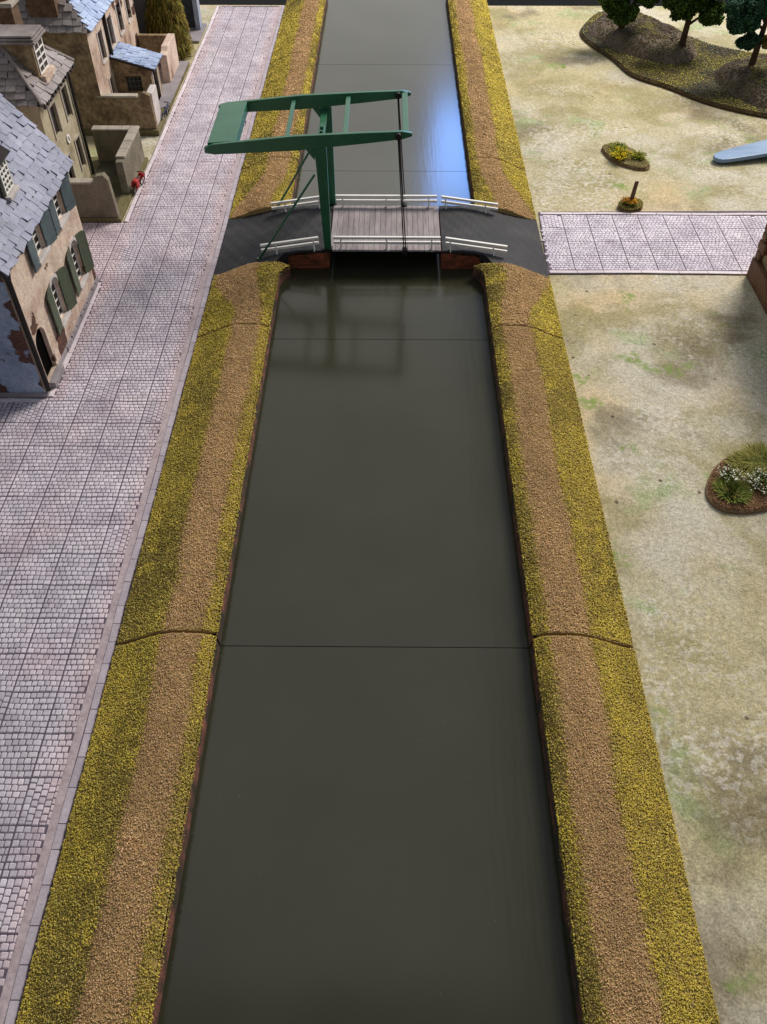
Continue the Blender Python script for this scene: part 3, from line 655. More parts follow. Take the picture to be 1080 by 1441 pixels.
def slates(parent, m, O, U, Wd, a_len, b_len, sw, sh, clip=None, lift=0.07, drop=0.0, var=0.15, single=True, jag=0.06):
    """overlapping slates on a roof slope: O = eave start, U = unit vector along the eave, Wd = unit vector up the slope"""
    O, U, Wd = (np.array(q, float) for q in (O, U, Wd)); Nn = np.cross(U, Wd); Nn /= np.linalg.norm(Nn)
    if Nn[2] < 0: Nn = -Nn
    flip = np.dot(np.cross(U, Wd), Nn) < 0
    rows = int(math.ceil(b_len/sh)); allm = MB(); n = 0
    for r in range(rows):
        a = -sw*0.5*(r % 2)-rnd.uniform(0, 0.1)
        while a < a_len:
            ww = sw*rnd.uniform(0.85, 1.15); a0, a1 = max(a, 0), min(a+ww, a_len); b0 = r*sh-rnd.uniform(0, jag); b1 = min(r*sh+sh*1.25, b_len)
            a += ww
            if a1-a0 < 0.12: continue
            am, bm = (a0+a1)/2, (b0+b1)/2
            if clip:
                lo, hi = clip(bm)
                if am < lo or am > hi: continue
                a0 = max(a0, lo); a1 = min(a1, hi)
                if a1-a0 < 0.1: continue
            if rnd.random() < drop: continue
            g_ = rnd.choice((0.012, 0.02, 0.035)); l0 = lift*rnd.choice((0.8, 1.1, 1.6, 2.8)); c = 1+rnd.uniform(-var, var); tlt = rnd.uniform(-.07, .07)
            pt = lambda A, Bq, h: tuple(O+U*A+Wd*Bq+Nn*h)
            lo8 = [pt(a0+g_, b0+tlt, 0.005), pt(a1-g_, b0-tlt, 0.005), pt(a1-g_, b1, 0.002), pt(a0+g_, b1, 0.002)]
            hi8 = [pt(a0+g_, b0+tlt, l0+0.05), pt(a1-g_, b0-tlt, l0+0.05), pt(a1-g_, b1, 0.03), pt(a0+g_, b1, 0.03)]
            tgt = MB() if single else allm
            tgt.hexa(lo8, hi8, (c, c, c*rnd.uniform(0.98, 1.03)))
            if flip: tgt.f[-6:] = [f[::-1] for f in tgt.f[-6:]]
            if single and n < 300: tgt.build('slate', m, parent, usecol=True)
            elif single: allm.add(tgt.v, tgt.f, tgt.c[0])
            n += 1
    if allm.v: allm.build('slate_field', m, parent, usecol=True, kind='stuff')
def window_x(root, X, y0, y1, z0, z1, d=0.35, cols=2, rows=3, frame=M_white, bar=0.07):
    mb = MB(); xx = X-d+0.1
    mb.box(xx-.05, xx+.05, y0, y0+bar*1.4, z0, z1); mb.box(xx-.05, xx+.05, y1-bar*1.4, y1, z0, z1)
    mb.box(xx-.048, xx+.048, y0+bar*1.4, y1-bar*1.4, z0, z0+bar*1.4); mb.box(xx-.048, xx+.048, y0+bar*1.4, y1-bar*1.4, z1-bar*1.4, z1)
    for i in range(1, cols): yy = y0+(y1-y0)*i/cols; mb.box(xx-.04, xx+.04, yy-bar/2, yy+bar/2, z0+bar*1.4, z1-bar*1.4)
    for i in range(1, rows): zz = z0+(z1-z0)*i/rows; mb.box(xx-.036, xx+.036, y0+bar*1.4, y1-bar*1.4, zz-bar/2, zz+bar/2)
    f = mb.build('window', frame, root)
    mb = MB(); mb.box(X-d-0.06, X-d+0.06, y0-.02, y1+.02, z0-.02, z1+.02); mb.build('pane', M_glass, f)
    return f
def shutter(root, X, yh, z0, z1, wd, ang, sgn, m, arched=False):
    """leaf hinged at (X,yh); ang degrees away from the wall; sgn -1 opens toward -y"""
    a = math.radians(ang); dx, dy = math.sin(a), math.cos(a)*sgn; t = 0.10; nx, ny = math.cos(a), -math.sin(a)*sgn
    mb = MB()
    P = [(0, z0), (wd, z0)]+([(wd, z1-0.3), (wd*0.75, z1-0.08), (wd*0.4, z1)] if arched else [(wd, z1)])+[(0, z1)]
    mb.prism([(X+0.06+dx*q, yh+dy*q, z) for q, z in P], (nx*t, ny*t, 0)); s_ = mb.build('shutter', m, root, bevel=0.015)
    mb = MB()
    for zz in (z0+(z1-z0)*0.2, z0+(z1-z0)*0.78):
        mb.hexa(*[[(X+0.06+dx*q+nx*(t+o), yh+dy*q+ny*(t+o), z) for q, z in ((0.08, zz-.08), (wd-.08, zz-.08), (wd-.08, zz+.08), (0.08, zz+.08))] for o in (-0.01, 0.03)])
    mb.build('batten', m, s_)

# ------------------------------------------------------------------ near house
HX, H0, H1, HZ = -26.4, 50.55, 66.9, 11.0
h = thing('town_house', 'near pink plastered house with blue-grey slate roof and open shutters', 'house', (-32, 58.7, 0))
mb = MB(); mb.box(-38.2, HX+0.12, H0-0.12, H1+0.1, -0.02, 0.5); mb.build('base_plinth', M_pave, h, bevel=0.05)
UW = [(56.6, 58.7, 8.15, 10.7), (62.2, 64.3, 8.0, 10.6)]; LW = [(56.9, 58.8, 2.3, 5.9), (62.6, 64.6, 2.2, 5.8)]; DR = (51.7, 53.9, 0.56, 4.7)
mb = MB(); wallx(mb, HX, H0, H1, 0.5, HZ, UW+LW+[DR], 0.4)
mb.add([(HX, H1, .5), (-38, H1, .5), (-38, H1, HZ), (HX, H1, HZ)], [(0, 1, 2, 3)]); mb.add([(-38, H0, .5), (-38, H1, .5), (-38, H1, HZ), (-38, H0, HZ)], [(0, 1, 2, 3)][::-1])
RA = math.radians(52); RR = (-32.2, HZ+6.2*math.tan(RA)*0.95)
mb.add([(HX, H1, HZ), (-38, H1, HZ), (RR[0], H1, RR[1])], [(0, 1, 2)])
mb.build('wall', M_facade, h)
mb = MB(); mb.add([(-38, H0, .5), (HX, H0, .5), (HX, H0, HZ), (RR[0], H0, RR[1]), (-38, H0, HZ)], [(0, 1, 2, 3, 4)]); mb.build('gable_wall', M_gable, h, label='blue-grey plaster gable flaking to brick')
cR_, sR_ = math.cos(RA), math.sin(RA); EX, EZ = HX+0.45, HZ-0.15; RL = (EX-RR[0])/cR_
mb = MB(); T = [(EX, EZ), (RR[0], EZ+RL*sR_), (-38.6, EZ)]; T2 = [(x, z-0.22) for x, z in T[::-1]]
mb.prism([(x, H0-0.35, z) for x, z in T+[(-38.5, EZ-.22), (RR[0], EZ+RL*sR_-.3), (EX-.05, EZ-.22)]], (0, H1-H0+0.75, 0)); roof = mb.build('roof', M_under, h)
slates(roof, M_slateA, (EX+0.05, H0-0.35, EZ), (0, 1, 0), (-cR_, 0, sR_), H1-H0+0.75, RL, 0.82, 0.60, lift=0.065, jag=0.16)
# dormer
dy0, dy1, dxf, dz0, dz1 = 56.8, 59.0, -27.35, 12.9, 15.3
mb = MB(); mb.box(-31.5, dxf, dy0, dy1, dz0-.6, dz1); dm = mb.build('dormer', mat('dark_dormer', [(0.3, (52, 56, 48)), (0.7, (72, 74, 62))], .6, .8, 0.02), h, bevel=0.03)
f = MB(); xx = dxf+0.06
f.box(xx-.05, xx+.05, dy0+.3, dy0+.42, dz0+.2, dz1-.2); f.box(xx-.05, xx+.05, dy1-.42, dy1-.3, dz0+.2, dz1-.2)
for k in range(6): zz = dz0+.2+(dz1-dz0-.5)*k/5; f.box(xx-.045, xx+.045, dy0+.42, dy1-.42, zz, zz+.1)
for k in (1, 2): yy = dy0+.3+(dy1-dy0-.6)*k/3; f.box(xx-.04, xx+.04, yy-.05, yy+.05, dz0+.3, dz1-.3)
f.build('dormer_window', M_white, dm)
mb = MB(); mb.box(xx-.1, xx+.35, dy0+.1, dy1-.1, dz0-.15, dz0+.12); mb.build('sill', M_sill, dm, bevel=0.03)
mb = MB(); mb.prism([(dxf+.4, dy0-.25, dz1), (dxf+.4, dy1+.25, dz1), (dxf+.4, (dy0+dy1)/2, dz1+1.1)], (-3.6, 0, 0)); mb.build('dormer_roof', M_under, dm)
for k, o in enumerate(UW):
    window_x(h, HX, *o, d=0.4, cols=2, rows=4)
    mb = MB(); mb.box(HX-.1, HX+0.30, o[0]-.25, o[1]+.25, o[2]-.30, o[2]+.02); mb.build('sill', M_sill, h, bevel=0.04)
    mb = MB(); mb.box(HX-.05, HX+0.22, o[0]-.15, o[1]+.15, o[3]-.02, o[3]+.26); mb.build('lintel', M_sill, h, bevel=0.03)
    shutter(h, HX, o[0], o[2]-.1, o[3]+.1, 1.5, 6, -1, M_shutB); shutter(h, HX, o[1], o[2]-.1, o[3]+.1, 1.5, 13, 1, M_shutB)
for k, o in enumerate(LW):
    window_x(h, HX, *o, d=0.4, cols=2, rows=5)
    mb = MB(); yc = (o[0]+o[1])/2; r_ = (o[1]-o[0])/2; arc = [(yc+r_*math.cos(t), o[3]-r_*0.9+r_*0.9*math.sin(t)) for t in np.linspace(0, math.pi, 11)]
    for q in range(10):                                   # stone arch ring and spandrels
        (ya, za), (yb, zb) = arc[q], arc[q+1]; oa = (yc+(ya-yc)*1.28, o[3]-r_*.9+(za-o[3]+r_*.9)*1.28+.0); ob = (yc+(yb-yc)*1.28, o[3]-r_*.9+(zb-o[3]+r_*.9)*1.28)
        mb.prism([(HX-.3, ya, za), (HX-.3, oa[0], oa[1]), (HX-.3, ob[0], ob[1]), (HX-.3, yb, zb)], (0.42, 0, 0))
    mb.build('arch_surround', M_sill, h)
    mb = MB(); mb.box(HX-.1, HX+0.28, o[0]-.2, o[1]+.2, o[2]-.28, o[2]+.02); mb.build('sill', M_sill, h, bevel=0.04)
    shutter(h, HX, o[0], o[2]-.1, o[3], 1.45, 7, -1, M_shutG, True); shutter(h, HX, o[1], o[2]-.1, o[3], 1.4, 14, 1, M_shutG, True)
mb = MB(); mb.box(HX-.5, HX-.34, DR[0]-.05, DR[1]+.05, DR[2], DR[3]); mb.build('door', M_dark, h)
mb = MB(); yc = (DR[0]+DR[1])/2; r_ = (DR[1]-DR[0])/2
for s_ in (1, -1):
    arc = [(yc+s_*r_*math.cos(t), DR[3]-r_+r_*math.sin(t)) for t in np.linspace(0, math.pi/2, 7)]
    mb.prism([(HX-.33, y, z) for y, z in arc+[(yc+s_*r_, DR[3])]], (0.332, 0, 0))
mb.build('door_arch', M_plasP, h)
mb = MB(); mb.box(HX+.01, HX+.5, DR[0]-.1, DR[1]+.1, 0.1, 0.62); mb.build('doorstep', M_pave, h, bevel=0.04)
mb = MB(); mb.tube([(HX+0.22, H0+0.25, 0.56), (HX+0.22, H0+0.25, 10.6)], 0.19, 10); mb.tube([(HX+.22, H0+.25, 10.2), (HX+.22, H0+.25, 10.9)], [0.22, 0.36], 8); mb.build('drainpipe', M_black, h, smooth=False)
mb = MB()
for yy in np.arange(H0+5.8, H1-.6, 0.5): mb.box(HX+.08, HX+.22, yy, yy+.42, 0.02, rnd.uniform(.4, .56))
mb.build('plinth_edging', M_pave, h)

# ------------------------------------------------------------------ middle house with yard
QX, Q0, Q1, QZ = -31.7, 77.9, 87.2, 11.2
h = thing('hipped_house', 'narrow ochre house with hipped tile roof, dormer and walled yard', 'house', (-33, 83, 0))
mb = MB(); mb.box(-41, -26.55, 77.45, 91.0, -0.02, 0.42); mb.build('base_plinth', M_moss, h, bevel=0.05)
ops = [(80.2, 81.9, 7.1, 9.8), (84.3, 85.9, 7.1, 9.9), (80.6, 82.0, 0.5, 4.7), (84.6, 85.9, 2.0, 4.9)]
mb = MB(); wallx(mb, QX, Q0, Q1, 0.3, QZ, ops, 0.22)
mb.add([(-40.5, Q0, .3), (QX, Q0, .3), (QX, Q0, QZ), (-40.5, Q0, QZ)], [(0, 1, 2, 3)]); mb.add([(QX, Q1, .3), (-40.5, Q1, .3), (-40.5, Q1, QZ), (QX, Q1, QZ)], [(0, 1, 2, 3)]); mb.add([(-40.5, Q1, .3), (-40.5, Q0, .3), (-40.5, Q0, QZ), (-40.5, Q1, QZ)], [(0, 1, 2, 3)])
mb.build('wall', M_plasO, h)
for i, o in enumerate(ops):
    mb = MB(); mb.box(QX-.30, QX-.20, o[0]-.02, o[1]+.02, o[2]-.02, o[3]+.02); wn = mb.build('door' if i == 2 else 'window', M_glass if i != 2 else M_dark, h)
    mb = MB(); mb.box(QX-.05, QX+.10, o[0]-.28, o[0]-.02, o[2]-.1, o[3]+.2); mb.box(QX-.05, QX+.10, o[1]+.02, o[1]+.28, o[2]-.1, o[3]+.2); mb.box(QX-.05, QX+.12, o[0]-.018, o[1]+.018, o[3]+.01, o[3]+.25)
    mb.build('surround', M_cope, wn, bevel=0.02, usecol=True)
mb = MB(); mb.tube([(QX+.04, 82.9, 5.9), (QX+.14, 82.9, 5.9)], 0.42, 14); pl = mb.build('round_plaque', M_white, h)
mb = MB(); mb.box(QX+.135, QX+.16, 82.8, 83.0, 5.7, 6.1); mb.build('plaque_mark', M_under, pl)
mb = MB(); mb.tube([(QX+.2, Q1-.2, .5), (QX+.2, Q1-.2, 10.9)], 0.16, 8); mb.build('drainpipe', M_black, h)
ex0, ex1, ey0, ey1 = -41.3, QX+.8, Q0-.75, Q1+.75; hw = (ey1-ey0)/2; rz = QZ+hw
mb = MB(); A = [(ex1, ey0, QZ), (ex1, ey1, QZ), (ex0, ey1, QZ), (ex0, ey0, QZ), (ex1-hw, (ey0+ey1)/2, rz), (ex0+hw-1, (ey0+ey1)/2, rz)]
mb.add(A, [(0, 1, 4), (1, 2, 5, 4), (2, 3, 5), (3, 0, 4, 5), (3, 2, 1, 0)]); roof = mb.build('roof', M_under, h)
q2 = math.sqrt(.5); sl = hw/q2
slates(roof, M_slateB, (ex1, ey0, QZ), (0, 1, 0), (-q2, 0, q2), ey1-ey0, sl, 0.85, 0.75, clip=lambda b: (b*q2, ey1-ey0-b*q2))
slates(roof, M_slateB, (ex0, ey0, QZ), (1, 0, 0), (0, q2, q2), ex1-ex0, sl, 0.95, 0.62, clip=lambda b: (0, ex1-ex0-b*q2))
slates(roof, M_slateB, (ex0, ey1, QZ), (1, 0, 0), (0, -q2, q2), ex1-ex0, sl, 1.1, 0.9, clip=lambda b: (0, ex1-ex0-b*q2), single=False)
mb = MB(); mb.tube([(ex1-.05, ey0+.05, QZ+.15), (ex1-hw, (ey0+ey1)/2, rz+.15)], 0.20, 6); mb.build('hip_ridge', M_slateB, roof, usecol=True)
mb = MB(); mb.tube([(ex1-.05, ey1-.05, QZ+.15), (ex1-hw, (ey0+ey1)/2, rz+.15)], 0.20, 6); mb.build('hip_ridge', M_slateB, roof, usecol=True)
for i in range(12): mb = MB(); yy = ey0+.2+i*.88; mb.box(ex1-.1, ex1+.12, yy, yy+.42, QZ-.3, QZ+.05); mb.build('eave_stone', M_under, roof)
da, db, dxf, dz0, dz1 = 80.6, 83.6, QX-0.1, 12.5, 15.2
mb = MB(); mb.box(-37, dxf, da, db, 11.6, dz1); dm = mb.build('dormer', M_rough, h, bevel=0.03)
f = MB(); xx = dxf+0.05
f.box(xx-.05, xx+.05, da+.3, da+.45, dz0, dz1-.2); f.box(xx-.05, xx+.05, db-.45, db-.3, dz0, dz1-.2); f.box(xx-.04, xx+.04, (da+db)/2-.06, (da+db)/2+.06, dz0, dz1-.2)
for k in range(5): zz = dz0+(dz1-dz0-.3)*k/4; f.box(xx-.045, xx+.045, da+.45, db-.45, zz, zz+.12)
f = f.build('dormer_window', M_white, dm); mb = MB(); mb.box(dxf-.1, dxf+.02, da+.3, db-.3, dz0, dz1-.2); mb.build('pane', M_glass, f)
mb = MB(); mb.box(dxf-.1, dxf+.5, da+.05, db-.05, dz0-.7, dz0-.02); mb.build('sill', M_plasP, dm, bevel=0.05)
for k in range(3): mb = MB(); mb.box(-37.6, dxf+.45-.1*k, da-.3+.15*k, db+.3-.15*k, dz1+.02+.22*k, dz1+.2+.22*k); mb.build('dormer_roof_slab', M_slateB, dm, usecol=True, bevel=0.04)
mb = MB(); mb.box(-37.6, -34.9, 86.2, 88.1, 11.5, 16.4); ch = mb.build('chimney', M_chim, h, bevel=0.05)
mb = MB(); mb.box(-37.8, -34.7, 86.0, 88.3, 16.41, 16.8); mb.build('chimney_cap', M_cope, ch, usecol=True, bevel=0.05)
for xx in (-36.9, -35.7): mb = MB(); mb.tube([(xx, 87.1, 16.8), (xx, 87.1, 17.5)], [0.5, 0.45], 10); mb.build('chimney_pot', M_pot, ch)
# yard
def coping(parent, x0, x1, y0, y1, z, along, n):
    for i in range(n):
        c = rnd.uniform(.88, 1.06); g_ = .02
        mb = MB()
        if along == 'x': mb.box(x0+(x1-x0)*i/n+g_, x0+(x1-x0)*(i+1)/n-g_, y0, y1, z, z+.22, (c, c, c))
        else: mb.box(x0, x1, y0+(y1-y0)*i/n+g_, y0+(y1-y0)*(i+1)/n-g_, z, z+.22, (c, c, c))
        mb.build('coping_stone', M_cope, parent, usecol=True, bevel=0.04)
mb = MB(); mb.prism([(-31.6, 77.6, .42), (-26.75, 77.6, .42), (-26.95, 77.6, 4.2), (-27.3, 77.6, 4.75), (-28.1, 77.6, 4.6), (-28.5, 77.6, 3.85), (-31.6, 77.6, 3.85)], (0, .75, 0)); yw = mb.build('yard_wall', M_stone, h, bevel=0.08)
coping(yw, -31.6, -28.6, 77.5, 78.45, 3.87, 'x', 3)
mb = MB(); mb.box(-27.5, -26.75, 82.6, 90.6, .42, 3.7); yw = mb.build('yard_wall', M_stone, h, bevel=0.06); coping(yw, -27.6, -26.65, 83.4, 90.7, 3.71, 'y', 4)
mb = MB(); mb.box(-31.6, -27.52, 89.8, 90.6, .42, 3.7); yw = mb.build('yard_wall', M_stone, h, bevel=0.06); coping(yw, -31.6, -27.65, 89.7, 90.7, 3.71, 'x', 5)
mb = MB(); mb.box(-31.4, -27.55, 78.4, 89.7, .42, .47); mb.build('yard_floor', mat('dark_yard_floor', [(.3, (62, 60, 48)), (.7, (86, 82, 64))], .5, .95, .06, 4), h)

# ------------------------------------------------------------------ far house with lean-to
KX, K0, K1, KZ = -32.3, 97.6, 118.3, 10.8
h = thing('gabled_farm_house', 'large far brown house with bare gable, blue lean-to roof and chimney', 'house', (-34, 107, 0))
mb = MB(); mb.box(-48, -26.55, 97.3, 118.6, -0.02, 0.6); mb.build('base_plinth', M_moss, h, bevel=0.05)
mb = MB(); mb.box(-32.5, -26.52, 103.5, 118.4, 0.6, 0.66); mb.build('pavement', M_pave, h)
ops = [(101.1, 102.8, 6.5, 9.4), (105.5, 107.3, 6.5, 9.5), (110.1, 111.9, 6.5, 9.5), (114.5, 116.2, 6.5, 9.5), (101.9, 103.3, 1.6, 4.4)]
mb = MB(); wallx(mb, KX, K0, K1, .5, KZ, ops, .22); mb.add([(KX, K1, .5), (-48, K1, .5), (-48, K1, KZ), (KX, K1, KZ)], [(0, 1, 2, 3)]); mb.add([(-48, K1, .5), (-48, K0, .5), (-48, K0, KZ), (-48, K1, KZ)], [(0, 1, 2, 3)])
mb.build('wall', M_facade, h)
mb = MB(); wally(mb, K0, -48, KX, .5, KZ, []); mb.build('end_wall', M_rough, h, label='bare brown rendered end wall')
for i, o in enumerate(ops):
    mb = MB(); mb.box(KX-.30, KX-.20, o[0]-.02, o[1]+.02, o[2]-.02, o[3]+.02); wn = mb.build('window', M_glass, h)
    mb = MB(); mb.box(KX-.05, KX+.08, o[0]-.3, o[0]-.02, o[2]-.1, o[3]+.2); mb.box(KX-.05, KX+.08, o[1]+.02, o[1]+.3, o[2]-.1, o[3]+.2); mb.box(KX-.05, KX+.12, o[0]-.018, o[1]+.018, o[2]-.25, o[2]-.01)
    mb.build('surround', M_sill, wn, bevel=0.02)
mb = MB(); mb.tube([(KX+.18, 104.3, .7), (KX+.18, 104.3, 10.5)], 0.22, 8); mb.build('drainpipe', M_black, h)
ex0, ex1, ey0, ey1 = -48.5, KX+.6, K0-.5, K1+.6; hw = 6.2; rz = KZ+hw
mb = MB(); A = [(ex1, ey0, KZ), (ex1, ey1, KZ), (ex0, ey1, KZ), (ex0, ey0, KZ), (ex1-hw, ey0+hw, rz), (ex1-hw, ey1-hw, rz), (ex0, ey1-hw, rz), (ex0, ey0+hw, rz)]
mb.add(A, [(0, 1, 5, 4), (1, 2, 6, 5), (3, 0, 4, 7), (4, 5, 6, 7), (3, 2, 1, 0), (2, 3, 7, 6)]); roof = mb.build('roof', M_under, h); sl = hw/q2
slates(roof, M_slateC, (ex1, ey0, KZ), (0, 1, 0), (-q2, 0, q2), ey1-ey0, sl, 0.75, 0.6, clip=lambda b: (b*q2, ey1-ey0-b*q2), single=False)
slates(roof, M_slateB, (ex0, ey0, KZ), (1, 0, 0), (0, q2, q2), ex1-ex0, sl, 0.95, 0.72, clip=lambda b: (0, ex1-ex0-b*q2))
mb = MB(); mb.box(-38.0, -35.0, 98.1, 100.6, 10.9, 16.2); ch = mb.build('chimney', M_chim, h, bevel=0.06); mb = MB(); mb.box(-38.2, -34.8, 97.9, 100.8, 16.21, 16.6); mb.build('chimney_cap', M_cope, ch, usecol=True, bevel=.05)
# lean-to shed
sx0, sx1, s0, s1 = KX, -28.0, 104.0, 108.0
mb = MB(); wally(mb, s0, sx0, sx1, .6, 4.9, [(-31.0, -29.2, 2.3, 4.0)], .3)
mb.add([(sx0, s0, 4.9), (sx1, s0, 4.9), (sx0, s0, 6.1)], [(0, 1, 2)]); wallx(mb, sx1, s0, s1, .6, 4.9, [(104.8, 106.8, .66, 4.2)], .3)
mb.add([(sx1, s1, .6), (sx0, s1, .6), (sx0, s1, 6.1), (sx1, s1, 4.9)], [(0, 1, 2, 3)]); sh = mb.build('lean_to', M_rough, h)
mb = MB(); mb.box(-31.02, -29.18, s0+.28, s0+.36, 2.28, 4.02); mb.build('lean_to_window', M_glass, sh)
mb = MB()
for k in range(1, 4): mb.box(-31.0+1.8*k/4-.04, -31.0+1.8*k/4+.04, s0+.16, s0+.24, 2.3, 4.0)
for k in range(1, 3): mb.box(-31.0, -29.2, s0+.165, s0+.235, 2.3+1.7*k/3-.04, 2.3+1.7*k/3+.04)
mb.build('window_bars', M_shutB, sh)
mb = MB(); mb.box(sx1-.42, sx1-.33, 104.75, 106.85, .66, 4.25); mb.build('lean_to_door', M_dark, sh)
mb = MB(); mb.box(sx1-.1, sx1+.08, 104.5, 104.78, .66, 4.5); mb.box(sx1-.1, sx1+.08, 106.82, 107.1, .66, 4.5); mb.box(sx1-.1, sx1+.09, 104.785, 106.815, 4.22, 4.5); mb.build('door_frame', M_sill, sh, bevel=.02)
L_ = math.hypot(6.1, 1.75); dr_ = (-6.1/L_, 0, 1.75/L_)
mb = MB(); mb.prism([(sx1+.6, s0-.4, 4.85), (sx0-.02, s0-.4, 6.25), (sx0-.02, s0-.4, 6.0), (sx1+.6, s0-.4, 4.6)], (0, s1-s0+.8, 0)); lr = mb.build('lean_to_roof', M_under, h)
slates(lr, M_slateC, (sx1+.65, s0-.4, 4.84), (0, 1, 0), (-4.92/math.hypot(4.92, 1.4), 0, 1.4/math.hypot(4.92, 1.4)), s1-s0+.8, 5.1, 0.8, 0.62, lift=.05)
mb = MB(); mb.prism([(-32.88, 97.62, .6), (-26.75, 97.62, .6), (-26.9, 97.62, 4.3), (-27.6, 97.62, 4.6), (-28.2, 97.62, 4.1), (-32.88, 97.62, 4.0)], (0, .7, 0)); yw = mb.build('yard_wall', M_rough, h, bevel=.08)
coping(yw, -32.8, -28.3, 97.55, 98.4, 4.05, 'x', 1)
mb = MB(); mb.box(-27.5, -26.8, 98.34, 101.0, .6, 4.25); mb.build('yard_wall_return', M_sill, h, bevel=.08)
# rear yard behind the lean-to
mb = MB(); mb.box(-32.2, -28.5, 116.6, 117.3, .6, 4.3); mb.build('yard_wall', M_rough, h, bevel=.08)
mb = MB(); mb.prism([(-28.48, 111.2, .6), (-28.48, 117.4, .6), (-28.48, 117.4, 4.3), (-28.48, 113.0, 4.3), (-28.48, 112.4, 3.9), (-28.48, 111.3, 3.8)], (.9, 0, 0)); mb.build('yard_wall_return', M_plasP, h, bevel=.08)

# ------------------------------------------------------------------ things behind the far house
M_greyw = mat('dark_grey_wall', [(.3, (70, 72, 76)), (.7, (92, 94, 98))], .4, .9, .04, 4)
h = thing('grey_outbuilding', 'dark grey plain walled building behind the far house', 'house', (-36, 126, 0))
mb = MB(); mb.box(-44, -31.2, 121.2, 134, 0, 8.5); mb.build('wall', M_greyw, h, bevel=.05)
mb = MB(); mb.prism([(-30.8, 120.9, 8.5), (-37.6, 120.9, 13), (-44.4, 120.9, 8.5)], (0, 13.4, 0)); mb.build('roof', M_slateA, h, usecol=True)
M_bluew = mat('blue_grey_stone', [(.3, (132, 142, 158)), (.7, (166, 174, 188))], .5, .8, .04, 4)
h = thing('stone_gateway', 'blue-grey stone gateway with dark arched opening beyond the conifer', 'gate', (-28, 133, 0))
mb = MB(); X0, X1 = -31.0, -27.0; xc, r_ = -28.6, 0.95
arc = [(xc+r_*math.cos(t), 5.2+r_*math.sin(t)) for t in np.linspace(0, math.pi, 12)]
mb.prism([(x, 131.2, z) for x, z in [(X0, 0), (xc-r_, 0)]+arc[::-1]+[(xc+r_, 0), (X1, 0), (X1, 9), (X0, 9)]], (0, 1.6, 0)); mb.build('wall', M_bluew, h)
mb = MB(); mb.box(xc-r_-.1, xc+r_+.1, 132.3, 132.5, 0, 6.3); mb.build('gate_leaf', M_greyw, h)
mb = MB(); mb.box(-29.9, -29.3, 128.6, 131.18, 0, 3.6); mb.prism([(-29.9, 128.5, 3.6), (-29.9, 131.18, 3.6), (-29.9, 131.18, 4.2), (-29.9, 129.4, 4.2)], (.6, 0, 0)); mb.build('side_pier', M_sill, h, bevel=.08)
mb = MB(); mb.box(-30.6, -26.6, 126.9, 134, -.02, .3); mb.build('base_plinth', M_pave, h, bevel=.05)

def foliage(name, parent, blobs, n, size, cols, m=M_leaf, flat=1.0, shell=0.55):
    P = []; Cc = []
    if shell > .6:                                  # split each clump into lumps
        bb = []
        for (x, y, z, r, *rest) in blobs:
            bb.append((x, y, z, r*.72))
            for k in range(11):
                d = rng.normal(size=3); d /= np.linalg.norm(d); d[2] *= .8; bb.append((x+d[0]*r*.68, y+d[1]*r*.68, z+d[2]*r*.68, r*rng.uniform(.30, .46)))
        blobs = bb
    tot = sum(b[3]**2 for b in blobs)
    for (x, y, z, r, *rest) in blobs:
        k = int(n*r*r/tot); d = rng.normal(size=(k, 3)); d /= np.linalg.norm(d, axis=1)[:, None]
        rr = r*(shell+(1-shell)*rng.random(k))*(0.78+0.44*fbm(d[:, 0]*2.3+x, d[:, 1]*2.3+d[:, 2]*1.7+y, 3, 2))
        P.append(np.array([x, y, z])+d*rr[:, None]*np.array([1, 1, rest[0] if rest else 0.85]))
        c = cols[rng.choice(len(cols), k)]*(0.75+0.5*rng.random((k, 1)))*(0.8+0.4*rng.random()); Cc.append(c)
    P = np.concatenate(P); Cc = np.concatenate(Cc)
    return grains(name, P, size*(0.6+0.8*rng.random(len(P))), Cc, m, parent, flat)
# conifer bush
t = thing('conifer_bush', 'olive green conifer bush behind the rear yard wall', 'bush', (-29.7, 122.4, 0))
mb = MB(); mb.tube([(-29.7, 122.4, -.02), (-29.7, 122.4, 8)], [.35, .12], 8); mb.build('trunk', mat('bark', [(.3, (58, 46, 36)), (.7, (84, 68, 54))], 1, .95, .05, 5), t)
n = 9000; a = rng.random(n)*2*math.pi; zz = rng.random(n)**0.8*9.8+.1; rr = (2.95*(1-(zz/12.5)**1.6)**0.7)*(0.55+.5*rng.random(n))
base = np.stack([-29.7+rr*np.cos(a), 122.4+rr*np.sin(a), zz], 1)
out = np.stack([np.cos(a)*.34, np.sin(a)*.34, -0.62+0.25*rng.normal(size=n)], 1)*(.7+.6*rng.random((n, 1))); sd = np.stack([-np.sin(a), np.cos(a), np.zeros(n)], 1)*.09
V = np.stack([base-sd, base+sd, base+out, base+out*.5+np.array([0, 0, .1])], 1).reshape(-1, 3); F = (np.array([[0, 1, 2], [0, 3, 2], [1, 2, 3]])[None]+4*np.arange(n)[:, None, None]).reshape(-1, 3)
cc = lcol([(116, 106, 44), (92, 86, 34), (140, 128, 62), (70, 66, 28), (118, 92, 44)])[rng.choice(5, n)]
mesh_obj('crown', V, F, M_leaf, t, col=np.repeat(cc, 4, axis=0), kind='stuff')

